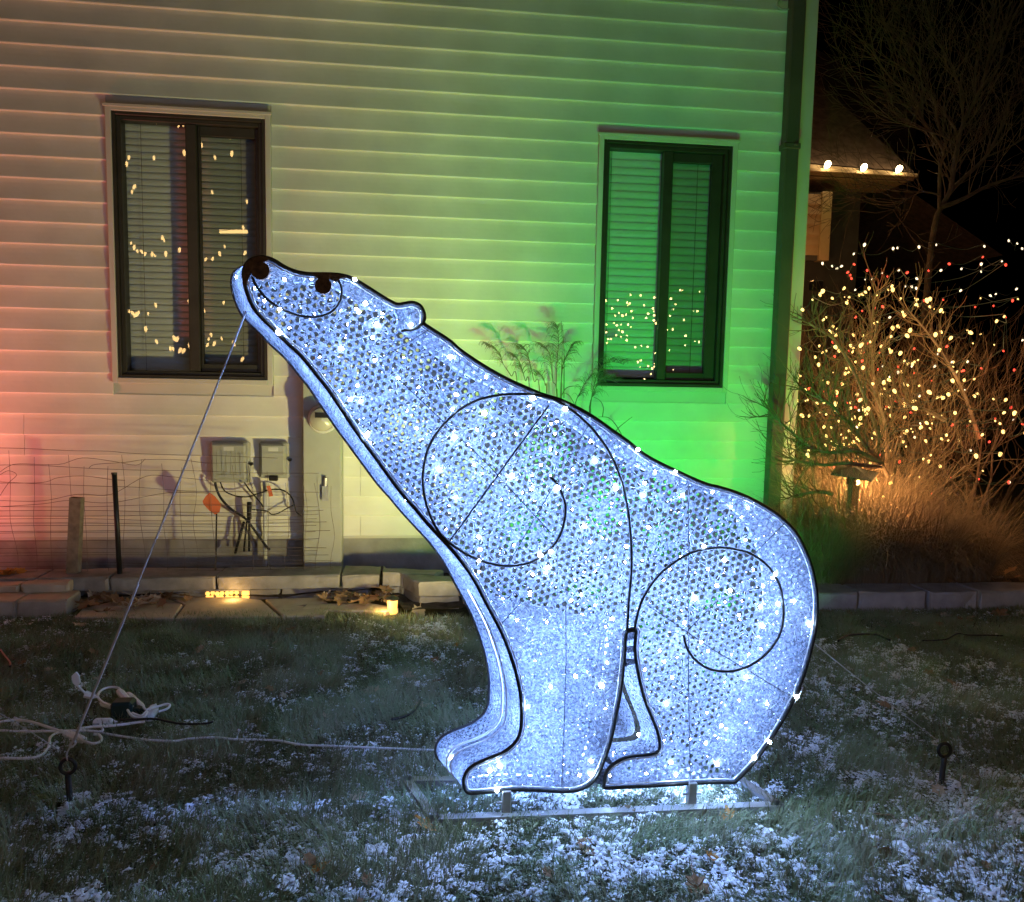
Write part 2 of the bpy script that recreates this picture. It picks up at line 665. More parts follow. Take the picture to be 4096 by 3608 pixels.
blind(WIN[0], 0.0435, "closed pale window blind inside the left window, red and green lit", 0.10, (-1.84, -1.2), 0.075)
blind(WIN[1], 0.0545, "closed window blind inside the right window, lit bright green", 0.10, (1.345, 1.98), 0.12)

# downspout
ds = thing("downspout", (2.585, 5.43, 0), "dark brown square downspout running down beside the pale house corner", "downspout")
g = MB()
g.bbox(2.532, 2.632, HY - .12, HY - .036, 0.42, 5.4, .008)
obj("pipe", g, M["downspout"], ds)
g = MB()
g.bbox(2.522, 2.642, HY - .124, HY - .03, 3.08, 3.12, .004)
g.lathe([(0.014, 0), (0.014, .008), (0.004, .012)], (2.6, HY - .13, 3.1), 8)
obj("strap", g, M["downspout"], ds)
g = MB()
g.tube(catmull([(2.582, HY - .078, .44), (2.582, HY - .09, .34), (2.60, HY - .2, .24), (2.62, HY - .36, .17)], 4), .05, 8)
obj("elbow", g, M["downspout"], ds)
cb = MB()
cb.tube(catmull([(2.505,5.44,4.112),(2.463,5.44,4.089),(2.446,5.44,4.061),(2.466,5.44,4.036),(2.503,5.44,4.028),(2.532,5.44,4.034)], 4), .006, 6)
tag(obj("wall_cable", cb, M["box"], loc=(2.5, 5.44, 4.05)), "short pale cable loop by the top of the downspout", "cable")

# utility column with meter
uc = thing("meter_column", (-0.64, 5.38, 0), "pale square utility column with round electric meter, rising past the bear's chest", "meter column")
g = MB()
g.bbox(-0.77, -0.515, 5.34, 5.478, 0.03, 1.50, .005)
obj("raceway", g, M["box"], uc)
g = MB()
g.bbox(-0.765, -0.52, 5.326, 5.34, 0.55, 1.46, .004)
obj("cover_plate", g, M["box"], uc)


def disc_y(g, c, prof, n=28):
    """lathe about the -Y axis: prof (r, depth toward camera)"""
    V, F = [], []
    for r, d in prof:
        for k in range(n):
            a = 2 * math.pi * k / n
            V.append((c[0] + r * math.cos(a), c[1] - d, c[2] + r * math.sin(a)))
    for i in range(len(prof) - 1):
        for k in range(n):
            l = (k + 1) % n
            F.append((i * n + k, (i + 1) * n + k, (i + 1) * n + l, i * n + l))
    F.append(tuple((len(prof) - 1) * n + k for k in range(n)))
    g.add(V, F)


mc = (-0.632, 5.33, 1.15)
g = MB()
disc_y(g, mc, [(.098, 0), (.098, .03), (.092, .04), (.082, .04), (.082, .03)])
meter = obj("electric_meter", g, M["pvc"], uc, smooth=False)
g = MB()
disc_y(g, (mc[0], mc[1] - .03, mc[2]), [(.08, 0), (.078, .07), (.07, .082), (.001, .084)])
obj("meter_glass", g, M["glassmeter"], meter, smooth=True)
g = MB()
g.box(mc[0] - .04, mc[0] + .04, mc[1] - .118, mc[1] - .110, mc[2] + .012, mc[2] + .045)
obj("meter_display", g, M["black"], meter)
g = MB()
g.box(-0.64, -0.60, 5.30, 5.326, 0.60, 0.70)
g.cyl((-.62, 5.31, .70), (-.615, 5.30, .76), .012, 8)
obj("latch", g, M["greysteel"], uc)

# utility boxes
for (x0, x1, z0, z1, dep, label) in ((-1.395, -1.135, 0.70, 0.985, .10, "larger beige utility box with rounded cover, left of the two on the wall"),
                                      (-1.078, -0.878, 0.73, 0.982, .085, "smaller grey-beige utility box beside the meter column")):
    ub = thing("utility_box", ((x0 + x1) / 2, 5.44, z0), label, "utility box", "utility boxes on the house wall")
    g = MB()
    g.bbox(x0, x1, HY - dep * .6, HY - .021, z0, z1, .014)
    obj("box_body", g, M["box"], ub)
    g = MB()
    g.bbox(x0 + .016, x1 - .02, HY - dep, HY - dep * .6, z0 + .025, z1 - .016, .012)
    cov = obj("box_cover", g, M["box"], ub)
    if dep > .09:
        for i in range(6):
            g = MB()
            xx = x0 + .055 + i * .03
            g.bbox(xx, xx + .004, HY - dep - .003, HY - dep + .001, z0 + .06, z1 - .06, .001)
            obj("cover_rib", g, M["box"], cov)
    else:
        g = MB()
        g.bbox((x0 + x1) / 2 - .028, (x0 + x1) / 2 + .03, HY - dep - .006, HY - dep * .7, z0 - .012, z0 + .022, .004)
        obj("hasp", g, M["black"], ub)
    for sx, sz in ((x0 + .03, z0 + .04), (x1 - .034, z0 + .04), (x0 + .03, z1 - .03), (x1 - .034, z1 - .03)):
        g = MB()
        g.cyl((sx, HY - dep - .003, sz), (sx, HY - dep + .002, sz), .0045, 6)
        obj("cover_screw", g, M["greysteel"], cov)
    g = MB()
    g.box((x0 + x1) / 2 - .03, (x0 + x1) / 2 + .035, HY - dep - .0012, HY - dep - .0004, z1 - .062, z1 - .036)
    obj("label_plate", g, M["pvc"], cov)
    g = MB()
    g.cyl((x1 + .008, HY - .04, z0 + .13), (x1 + .008, HY - .07, z0 + .13), .012, 8)
    obj("lock_knob", g, M["black"], ub)

# cables below the boxes
CB = [
    ("thick black cable drooping from the larger utility box to the conduit foot", .0085, [(-1.349,5.38,0.713),(-1.338,5.38,0.66),(-1.311,5.38,0.602),(-1.257,5.38,0.538),(-1.191,5.38,0.492),(-1.146,5.38,0.456),(-1.113,5.38,0.409),(-1.069,5.38,0.345),(-1.025,5.38,0.28),(-0.997,5.38,0.25)]),
    ("thin black cable sagging from the larger box to the marker tag", .0045, [(-1.313,5.37,0.715),(-1.291,5.37,0.662),(-1.248,5.37,0.633),(-1.187,5.37,0.616),(-1.126,5.37,0.618),(-1.075,5.37,0.636),(-1.025,5.37,0.651)]),
    ("black cable running from the larger box down to the white conduit", .005, [(-1.163,5.4,0.709),(-1.131,5.4,0.658),(-1.087,5.4,0.605),(-1.059,5.4,0.57),(-1.043,5.4,0.541)]),
    ("black cable arching from the tag over to the meter column", .005, [(-1.027,5.38,0.655),(-0.982,5.38,0.664),(-0.925,5.38,0.664),(-0.881,5.38,0.643),(-0.847,5.38,0.603),(-0.83,5.38,0.55),(-0.819,5.38,0.509),(-0.791,5.38,0.488)]),
    ("grey cable looping low between conduit and meter column", .004, [(-1.124,5.41,0.524),(-1.073,5.41,0.518),(-1.017,5.41,0.51),(-0.989,5.41,0.489),(-0.949,5.41,0.495),(-0.898,5.41,0.524),(-0.841,5.41,0.554)]),
    ("thin black wire down the side of the larger utility box", .003, [(-1.139,5.42,0.818),(-1.135,5.42,0.772),(-1.137,5.42,0.725),(-1.124,5.42,0.69),(-1.116,5.42,0.666)]),
]
for lab, r, pts in CB:
    g = MB()
    g.tube(catmull(pts, 5), r, 6)
    tag(obj("utility_cable", g, M["blackplastic"], smooth=True, loc=pts[0]), lab, "cable", "cables below the utility boxes")
g = MB()
g.cyl((-1.037,5.43,0.708), (-1.038,5.43,0.019), .013, 10)
tag(obj("conduit", g, M["pvc"], smooth=True, loc=(-1.03, 5.43, 0)), "white vertical conduit pipe below the smaller utility box", "conduit")
cbl = thing("cable_stub", (-1.141,5.4,0.081), "bundle of black pipe stubs tied together below the larger utility box", "pipe stub")
for a, b, r in ([(-1.133,5.4,0.576),(-1.135,5.4,0.459)] + [.016], [(-1.135,5.4,0.459),(-1.138,5.4,0.234)] + [.008], [(-1.148,5.39,0.455),(-1.171,5.39,0.237)] + [.006], [(-1.166,5.38,0.445),(-1.225,5.38,0.228)] + [.009]):
    g = MB()
    g.cyl(a, b, r, 8)
    obj("stub_pipe", g, M["blackplastic"], cbl, smooth=True)
# small red tag on the cable
g = MB()
q = [(-1.011,5.36,0.69),(-0.989,5.36,0.693),(-0.97,5.36,0.623),(-0.995,5.36,0.618)]
g.add([(x, y, z) for x, y, z in q] + [(x, y + .008, z) for x, y, z in q], [(0, 1, 2, 3), (7, 6, 5, 4), (0, 4, 5, 1), (1, 5, 6, 2), (2, 6, 7, 3), (3, 7, 4, 0)])
tag(obj("cable_tag", g, M["orange"], loc=q[0]), "small red-brown tag clipped to the black cable", "tag")

# =================================================================== objects in the left bed
# wire fence
wf = thing("wire_fence", (-1.7, 5.18, 0.05), "bent rusty wire garden fence along the foot of the pale wall", "wire fence")
FY = 5.18
HW = [
    [(-2.616,5.18,0.956),(-2.584,5.18,0.951),(-2.422,5.18,0.948),(-2.177,5.18,0.937),(-1.945,5.18,0.935),(-1.804,5.18,0.923),(-1.509,5.18,0.914),(-1.321,5.18,0.913),(-0.905,5.18,0.898)],
    [(-2.585,5.17,0.801),(-2.535,5.17,0.836),(-2.469,5.17,0.853),(-2.241,5.17,0.85),(-2.1,5.17,0.892),(-1.927,5.17,0.874),(-1.777,5.17,0.849),(-1.721,5.17,0.889)],
    [(-2.62,5.18,0.843),(-2.393,5.18,0.844),(-2.065,5.18,0.826),(-1.764,5.18,0.816),(-1.425,5.18,0.814),(-1.081,5.18,0.802),(-0.642,5.18,0.801)],
    [(-2.581,5.15,0.655),(-2.529,5.15,0.734),(-2.479,5.15,0.786),(-2.526,5.15,0.812),(-2.575,5.15,0.786)],
    [(-2.061,5.17,0.828),(-2.019,5.17,0.852),(-1.844,5.17,0.866),(-1.722,5.17,0.884),(-1.506,5.17,0.884),(-1.336,5.17,0.865),(-1.095,5.17,0.871)],
    [(-2.604,5.17,0.731),(-2.343,5.17,0.736),(-2.244,5.17,0.767),(-2.095,5.17,0.778),(-1.947,5.17,0.759),(-1.847,5.17,0.751)],
    [(-2.592,5.18,0.738),(-2.356,5.18,0.726),(-2.018,5.18,0.713),(-1.767,5.18,0.705),(-1.479,5.18,0.683),(-1.169,5.18,0.679),(-0.642,5.18,0.676)],
    [(-2.587,5.16,0.623),(-2.343,5.16,0.621),(-2.128,5.16,0.663),(-1.929,5.16,0.663),(-1.717,5.16,0.779),(-1.548,5.16,0.775),(-1.335,5.16,0.754)],
    [(-2.61,5.17,0.582),(-2.348,5.17,0.6),(-2.183,5.17,0.622),(-1.934,5.17,0.608),(-1.596,5.17,0.671),(-1.339,5.17,0.671)],
]
for i, y in enumerate((940, 985, 1010, 1040, 1065, 1090, 1120, 1140, 1190, 1240, 1275, 1300, 1345, 1370, 1400)):
    zc = np.interp(y, [940, 1400], [0.589,0.169])
    HW.append([(-3.2, FY, zc), (-2.2, FY + .01, zc + rnd.uniform(-.012, .012)), (-1.6, FY - .01, zc + rnd.uniform(-.012, .012)), (-1.1, FY, zc + rnd.uniform(-.01, .01)), (-0.60 + rnd.uniform(-.07, .05), FY, zc + rnd.uniform(-.01, .01))])
for pts in HW:
    g = MB()
    g.tube(catmull(pts, 5), .0016, 4)
    obj("wire", g, M["wire"], wf)
x = -3.1
while x < -0.55:
    top = np.interp(x, [-3, -1.2, -.6], [.93, .86, .72]) + rnd.uniform(-.08, .03)
    pts = [(x + rnd.uniform(-.02, .02), FY + rnd.uniform(-.01, .01), z) for z in np.linspace(.05, top, 5)]
    g = MB()
    g.tube(catmull(pts, 3), .0013, 4)
    obj("wire", g, M["wire"], wf)
    x += rnd.uniform(.075, .135)

st = thing("wooden_stake", (-2.2, 5.15, 0), "short weathered wooden stake standing in the bed by the wire fence", "stake")
g = MB()
p = [(-2.199,5.12,0.158),(-2.131,5.12,0.157),(-2.095,5.12,0.642),(-2.163,5.12,0.648)]
g.add([(x, y, z) for x, y, z in p] + [(x + .004, y + .05, z) for x, y, z in p], [(0, 1, 2, 3), (7, 6, 5, 4), (0, 4, 5, 1), (1, 5, 6, 2), (2, 6, 7, 3), (3, 7, 4, 0)])
obj("stake_board", g, M["wood"], st)
st2 = thing("fence_post", (-1.882,5.12,0.144), "thin glossy black pipe post leaning in the bed", "post")
g = MB()
g.cyl((-1.876,5.12,0.138), (-1.891,5.12,0.798), .0155, 12)
obj("post_pipe", g, M["blackplastic"], st2, smooth=True)
g = MB()
g.cyl((-1.892,5.12,0.796), (-1.892,5.12,0.807), .0175, 12)
obj("post_cap", g, M["blackplastic"], st2)
mk = thing("marker_stake", (-1.311,5.2,0.117), "orange marker paddle tilted on a thin black stake, under the larger utility box", "marker")
g = MB()
g.cyl((-1.311,5.2,0.117), (-1.298,5.2,0.531), .005, 6)
obj("stake_rod", g, M["blackplastic"], mk)
g = MB()
p = [(-1.336,5.19,0.671),(-1.302,5.19,0.643),(-1.281,5.19,0.615),(-1.268,5.19,0.59),(-1.277,5.19,0.543),(-1.304,5.19,0.527),(-1.341,5.19,0.554),(-1.375,5.19,0.593),(-1.381,5.19,0.615),(-1.361,5.19,0.649)]
n = len(p)
g.add([(x, y, z) for x, y, z in p] + [(x, y + .006, z) for x, y, z in p], [tuple(range(n)), tuple(range(n, 2 * n))[::-1]] + [(i, i + n, (i + 1) % n + n, (i + 1) % n) for i in range(n)])
obj("paddle", g, M["orange"], mk)


# ------------------------------------------------------------------ edging stones
def stone(c, size, rz=0.0, name="edging_stone", m="stone", jit=0.008, parent=None, label=None, cat=None, group=None):
    """rough split block: a box cut 3x1x1, corners chamfered, faces jittered"""
    g = MB()
    lx, ly, lz = size[0] / 2, size[1] / 2, size[2] / 2
    ys_ = (-ly, -ly + .012, ly)
    zs_ = (-lz, lz - .012, lz)
    xs_ = (-lx, -lx + .012, -lx * .35, lx * .35, lx - .012, lx)
    idx, V = {}, []

    def vert(i, j, k):
        if (i, j, k) not in idx:
            x, y, z = xs_[i], ys_[j], zs_[k]
            if j == 0 and k == 2:
                y += .008
                z -= .006
            if i in (0, 5) and j == 0:
                y += .008
            idx[(i, j, k)] = len(V)
            V.append((x + rnd.uniform(-jit, jit) * .6, y + rnd.uniform(-jit, jit), z + (rnd.uniform(-jit, jit) * .6 if k else 0)))
        return idx[(i, j, k)]

    F = []
    I, J, K = len(xs_), len(ys_), len(zs_)
    for i in range(I - 1):
        for k in range(K - 1):
            F.append((vert(i, 0, k), vert(i + 1, 0, k), vert(i + 1, 0, k + 1), vert(i, 0, k + 1)))
            F.append((vert(i + 1, J - 1, k), vert(i, J - 1, k), vert(i, J - 1, k + 1), vert(i + 1, J - 1, k + 1)))
        for j in range(J - 1):
            F.append((vert(i, j, K - 1), vert(i + 1, j, K - 1), vert(i + 1, j + 1, K - 1), vert(i, j + 1, K - 1)))
            F.append((vert(i + 1, j, 0), vert(i, j, 0), vert(i, j + 1, 0), vert(i + 1, j + 1, 0)))
    for j in range(J - 1):
        for k in range(K - 1):
            F.append((vert(0, j + 1, k), vert(0, j, k), vert(0, j, k + 1), vert(0, j + 1, k + 1)))
            F.append((vert(I - 1, j, k), vert(I - 1, j + 1, k), vert(I - 1, j + 1, k + 1), vert(I - 1, j, k + 1)))
    ca, sa = math.cos(rz), math.sin(rz)
    V = [(c[0] + x * ca - y * sa, c[1] + x * sa + y * ca, c[2] + z) for x, y, z in V]
    g.add(V, F)
    o = obj(name, g, M[m], parent, loc=None if parent else c)
    if label:
        tag(o, label, cat, group)
    return o


WALLS = "stone edging walls round the planting bed"
w1 = thing("stone_edging", (-1.3, 5.1, 0), "long low two-course stone edging wall below the utility boxes", "stone edging", WALLS)
up_j = [-2.75, -2.33, -1.90, -1.262, -0.49, -0.24]
lo_j = [-2.6, -1.68, -0.87, -0.30]
for a, b in zip(up_j[:-1], up_j[1:]):
    stone(((a + b) / 2, 5.13, .122), (b - a - .012, .24, .082), parent=w1, name="stone_block")
for a, b in zip(lo_j[:-1], lo_j[1:]):
    stone(((a + b) / 2, 5.16, .039), (b - a - .012, .22, .078), parent=w1, name="stone_block")
w2 = thing("stone_edging", (0.0, 4.8, 0), "stepped stone edging beside the small glowing garden lamp, near the bear's chest", "stone edging", WALLS)


def footstone(poly, z0, z1, parent):
    """split block on an irregular four-sided footprint"""
    g = MB()
    n = len(poly)
    cx, cy = sum(p[0] for p in poly) / n, sum(p[1] for p in poly) / n
    P = []
    for i in range(n):
        a, b_ = poly[i], poly[(i + 1) % n]
        for t_ in (0, .35, .7):
            q = 0.006 if t_ else 0
            P.append((a[0] + (b_[0] - a[0]) * t_ + rnd.uniform(-q, q), a[1] + (b_[1] - a[1]) * t_ + rnd.uniform(-q, q)))
    m = len(P)
    V = [(x, y, z0) for x, y in P] + [(x + rnd.uniform(-.004, .004), y + rnd.uniform(-.004, .004), z1 - .012) for x, y in P]
    V += [(cx + (x - cx) * .94, cy + (y - cy) * .94, z1 + rnd.uniform(-.004, .004)) for x, y in P] + [(cx, cy, z1 + .002)]
    F = [(i, (i + 1) % m, (i + 1) % m + m, i + m) for i in range(m)] + [(i + m, (i + 1) % m + m, (i + 1) % m + 2 * m, i + 2 * m) for i in range(m)]
    F += [(i + 2 * m, (i + 1) % m + 2 * m, 3 * m) for i in range(m)]
    g.add(V, F)
    return obj("stone_block", g, M["stone"], parent)


for poly in ([(0.01, 4.79), (.265, 4.775), (.27, 4.93), (-.09, 4.985)], [(-.10, 5.0), (.11, 4.955), (.17, 5.10), (-.215, 5.15)], [(-.225, 5.03), (-.11, 5.02), (-.215, 5.16), (-.23, 5.24)]):
    cx, cy = sum(p[0] for p in poly) / 4, sum(p[1] for p in poly) / 4
    footstone(poly, .084, .172, w2)
    footstone([(cx + (x - cx) * .96, cy + (y - cy) * .96) for x, y in poly], 0, .079, w2)
for c, s, rz in (((.44, 4.83, .10), (.32, .22, .14), .02), ((.82, 4.80, .10), (.36, .22, .135), 0), ((1.22, 4.77, .10), (.38, .22, .13), 0.02)):
    stone(c, s, rz, parent=w2, name="stone_block")
w3 = thing("stone_edging", (3.2, 4.66, 0), "straight single-course grey stone edging below the dry grasses at the right", "stone edging", WALLS)
rj = [1.47, 1.9, 2.35, 2.79, 3.26, 3.60, 4.15, 4.7]
for a, b in zip(rj[:-1], rj[1:]):
    stone(((a + b) / 2, 4.68 - (a - 1.5) * .012 + rnd.uniform(-.012, .012), .063 + rnd.uniform(-.004, .004)), (b - a - .020, .22, .128), parent=w3, name="stone_block", rz=-.012 + rnd.uniform(-.02, .02), m="stonepale", jit=.011)
w4 = thing("stone_edging", (-2.35, 4.85, 0), "short pile of pale edging blocks at the left picture edge", "stone edging", WALLS)
for c, s, rz in (((-2.18, 4.85, .05), (.27, .2, .10), .0), ((-2.46, 4.83, .05), (.28, .2, .11), .02), ((-2.76, 4.82, .05), (.28, .2, .1), .0), ((-2.24, 5.0, .125), (.26, .16, .06), .05), ((-2.52, 5.0, .12), (.28, .18, .06), 0)):
    stone(c, s, rz, parent=w4, name="stone_block", m="flag")

# flagstones in front of the lower course
FL = [
    ("pale flagstone beside the left block pile, partly under leaves", [(-1.958,4.657,0.0),(-1.987,4.832,0.0),(-1.83,4.989,0.0),(-1.575,5.03,0.0),(-1.421,4.862,-0.0),(-1.4,4.596,0.0)]),
    ("long pale flagstone in the middle, in front of the glowing block light", [(-1.386,4.596,0.0),(-1.409,4.871,0.0),(-1.541,5.017,0.0),(-1.145,5.018,0.0),(-0.97,4.943,0.0),(-0.794,4.589,0.0)]),
    ("pale flagstone at the right end of the row, behind the lawn edge", [(-0.777,4.588,0.0),(-0.948,4.953,-0.0),(-0.613,4.99,0.0),(-0.551,4.856,0.0),(-0.742,4.814,0.0),(-0.532,4.69,0.0),(-0.542,4.594,0.0)]),
    ("thin dark flagstone lying before the small garden lamp", [(-0.698,4.72,-0.0),(-0.68,4.842,0.0),(-0.288,4.831,0.0),(-0.115,4.728,0.0),(-0.188,4.661,0.0)]),
]
for lab, p in FL:
    g = MB()
    n = len(p)
    h = .03
    V = [(x, y, 0.0) for x, y, z in p] + [(x, y, h - .006) for x, y, z in p]
    cx, cy = sum(q[0] for q in p) / n, sum(q[1] for q in p) / n
    V += [(cx + (x - cx) * .97, cy + (y - cy) * .96, h + rnd.uniform(-.003, .003)) for x, y, z in p]
    F = [(i, (i + 1) % n, (i + 1) % n + n, i + n) for i in range(n)] + [(i + n, (i + 1) % n + n, (i + 1) % n + 2 * n, i + 2 * n) for i in range(n)] + [tuple(range(2 * n, 3 * n))]
    g.add(V, F)
    tag(obj("flagstone", g, M["flag"], loc=p[0]), lab, "flagstone", "flagstones in front of the stone edging")

# block light and small garden lamp
bl = thing("block_light", (-1.195,5.032,0.0), "wide glowing amber block light set against the stone edging", "garden light")
c = (-1.195,5.032,0.0)
g = MB()
for i in range(14):
    px_, pz_ = c[0] - .125 + (i % 7) * .030 + rnd.uniform(-.006, .006), .016 + (i // 7) * .028
    g.lathe([(.004, -.014), (.013, -.006), (.015, .004), (.008, .013)], (px_, c[1] + .0 + rnd.uniform(-.012, .012), pz_ + .006), 6)
g.bbox(c[0] + .085, c[0] + .13, c[1] - .005, c[1] + .05, .008, .062, .006)
obj("light_lens", g, M["glowstone"], bl)
g = MB()
g.bbox(c[0] - .14, c[0] + .14, c[1] - .02, c[1] + .06, .068, .078, .003)
obj("light_cap", g, M["stone"], bl)
lamp("block_lamp", 'POINT', (c[0] + .05, c[1] - .09, .07), 0.55, (1, .6, .2), bl, .04)
sl = thing("garden_lamp", (-0.151,4.709,0.0), "small upright glowing amber garden lamp at the foot of the stepped stones", "garden light")
c = (-0.151,4.709,0.0)
g = MB()
g.lathe([(.03, .0), (.034, .01), (.03, .03), (.033, .085), (.028, .09)], c, 14)
obj("light_lens", g, M["glowstone"], sl)
g = MB()
g.lathe([(.04, .088), (.04, .096), (.01, .11)], c, 14)
obj("light_cap", g, M["blackplastic"], sl)
lamp("garden_lamp_bulb", 'POINT', (c[0] - .05, c[1] - .07, .06), 0.9, (1, .6, .2), sl, .03)

# =================================================================== flood lights
for nm, loc, pw, col, tgt, lab in (
        ("flood_light", (1.52, 3.2, .12), 200, (.025, 1.0, .07), (1.5, 5.5, 1.35), "green flood light on the lawn behind the bear's rump"),
        ("flood_light", (0.45, 3.75, .12), 135, (1.0, .86, .36), (-.9, 5.5, 1.8), "amber flood light on the lawn behind the bear's legs"),
        ("flood_light", (-3.55, 4.75, .16), 120, (1.0, .22, .18), (-3.3, 5.5, 1.9), "red flood light past the left picture edge, aimed at the wall")):
    f = thing(nm, loc, lab, "flood light", "coloured flood lights aimed at the house")
    d = (Vector(tgt) - Vector(loc)).normalized()
    g = MB()
    b = Vector(loc)
    g.tube([tuple(b - d * .08), tuple(b - d * .01), tuple(b + d * .0)], [.03, .05, .055], 14)
    obj("flood_body", g, M["blackplastic"], f)
    g = MB()
    g.cyl((loc[0], loc[1], 0), (loc[0], loc[1], loc[2] - .03), .008, 8)
    obj("flood_spike", g, M["blackplastic"], f)
    lamp("flood_lamp", 'SPOT', tuple(b + d * .02), pw, col, f, .04, tgt, spot=math.radians({200: 100, 135: 104}.get(pw, 165)))

# =================================================================== polar bear light sculpture
YN = 2.43
DX, DY = -0.085, 0.22
OUT = [(-0.5155,1.7502),(-0.5167,1.727),(-0.5097,1.6907),(-0.4922,1.6445),(-0.4663,1.6117),(-0.4303,1.5774),(-0.3908,1.5361),(-0.351,1.4996),(-0.3076,1.4458),(-0.2706,1.3983),(-0.23,1.3367),(-0.1889,1.2745),(-0.151,1.2222),(-0.0564,1.0915),(-0.0132,1.0413),(0.0303,0.9884),(0.0786,0.9351),(0.1229,0.8859),(0.1631,0.8318),(0.1903,0.7864),(0.2132,0.7409),(0.2453,0.6813),(0.2732,0.6259),(0.2968,0.5656),(0.3183,0.5003),(0.3348,0.4254),(0.3392,0.3692),(0.338,0.3128),(0.3273,0.2755),(0.3028,0.2481),(0.2712,0.2281),(0.2261,0.2111),(0.1901,0.196),(0.1677,0.1781),(0.1546,0.1504),(0.1563,0.1219),(0.1688,0.101),(0.2006,0.0985),(0.2643,0.1018),(0.3331,0.1034),(0.4024,0.0979),(0.4722,0.0908),(0.5236,0.0909),(0.5608,0.1037),(0.5883,0.1266),(0.6061,0.1596),(0.6235,0.2069),(0.6405,0.2638),(0.6524,0.3351),(0.6641,0.406),(0.6712,0.4768),(0.6759,0.5473),(0.6802,0.6268),(0.7112,0.6332),(0.7098,0.5794),(0.7165,0.5228),(0.7358,0.4418),(0.7544,0.3842),(0.7752,0.3357),(0.796,0.2869),(0.8072,0.2431),(0.8034,0.2191),(0.7847,0.2078),(0.7467,0.2044),(0.704,0.2013),(0.6666,0.1884),(0.6389,0.1678),(0.6255,0.1443),(0.6216,0.1154),(0.6246,0.096),(0.6838,0.0957),(0.7792,0.0963),(0.9243,0.0986),(1.0165,0.0979),(1.0681,0.0956),(1.0816,0.102),(1.1046,0.1251),(1.1373,0.1617),(1.1761,0.2153),(1.2144,0.2758),(1.246,0.333),(1.271,0.3835),(1.2896,0.4239),(1.259,0.3683),(1.2813,0.4115),(1.3026,0.4742),(1.3185,0.5416),(1.3298,0.6041),(1.3341,0.6569),(1.3332,0.7144),(1.3249,0.7718),(1.3062,0.8384),(1.2782,0.9),(1.2461,0.9518),(1.205,0.994),(1.1599,1.0266),(1.1007,1.059),(1.0424,1.0843),(0.9752,1.1048),(0.9087,1.1228),(0.7387,1.1988),(0.6637,1.2519),(0.608,1.2891),(0.5528,1.326),(0.4982,1.356),(0.4397,1.3814),(0.3818,1.3979),(0.3287,1.4187),(0.2714,1.4435),(0.1971,1.4828),(0.1234,1.5303),(0.0932,1.5563),(0.0337,1.5929),(0.0128,1.6078),(0.0144,1.6251),(0.0118,1.6422),(0.0003,1.6607),(-0.0221,1.6693),(-0.0461,1.6652),(-0.0667,1.6622),(-0.0872,1.6701),(-0.1213,1.6894),(-0.1587,1.712),(-0.1959,1.7327),(-0.2228,1.7419),(-0.2563,1.7458),(-0.2964,1.7451),(-0.3363,1.7448),(-0.3727,1.7519),(-0.4023,1.7641),(-0.4285,1.7798),(-0.4546,1.7882),(-0.4808,1.7862),(-0.5054,1.7721)]
EAR = [(0.0127,1.6182),(0.0077,1.606),(-0.0044,1.5953),(-0.0181,1.5891),(-0.0559,1.5827)]
MOUTH = [(-0.4929,1.7311),(-0.4849,1.7114),(-0.472,1.6919),(-0.4558,1.6723),(-0.4362,1.6562),(-0.4099,1.6402),(-0.3769,1.626),(-0.3436,1.6192),(-0.3136,1.6177),(-0.2868,1.6235),(-0.2633,1.6343),(-0.2464,1.6517),(-0.2363,1.6723),(-0.2329,1.6961),(-0.2362,1.7162),(-0.2463,1.7327)]
SHO = [(0.4123,1.1368),(0.4283,1.1257),(0.4468,1.0991),(0.4612,1.0633),(0.4665,1.032),(0.4631,0.9915),(0.4506,0.951),(0.4289,0.915),(0.3936,0.8837),(0.3582,0.8636),(0.3181,0.8541),(0.278,0.8522),(0.2334,0.8594),(0.189,0.8741),(0.1446,0.8969),(0.1049,0.9239),(0.0873,0.9395),(0.0608,0.9707),(0.0366,1.0192),(0.021,1.0719),(0.0141,1.1243),(0.018,1.1722),(0.0283,1.22),(0.0493,1.2635),(0.0832,1.307),(0.1257,1.3464),(0.1728,1.3729),(0.2246,1.3888),(0.2767,1.3961),(0.3291,1.397),(0.3731,1.3934),(0.413,1.3853),(0.4535,1.3641),(0.5034,1.3297),(0.5541,1.2818),(0.6011,1.2202),(0.6351,1.1534),(0.6553,1.095),(0.6713,1.0272),(0.6804,0.9636),(0.6851,0.9179),(0.6889,0.8491),(0.6866,0.78),(0.6835,0.7338),(0.6828,0.6874),(0.6802,0.6268)]
HAU = [(0.8736,0.6135),(0.8821,0.5803),(0.9001,0.5467),(0.9301,0.5174),(0.9694,0.495),(1.0132,0.4866),(1.0567,0.4879),(1.0997,0.5012),(1.1423,0.5265),(1.1795,0.5641),(1.2063,0.6114),(1.2154,0.6686),(1.2099,0.7258),(1.1976,0.7734),(1.1708,0.8209),(1.1351,0.8565),(1.0903,0.885),(1.0418,0.8993),(0.9891,0.9057),(0.9371,0.9024),(0.8858,0.8889),(0.8352,0.8616),(0.7898,0.825),(0.7585,0.7884),(0.7321,0.7423),(0.7173,0.7007),(0.7094,0.6589),(0.7057,0.631),(0.7112,0.6332)]
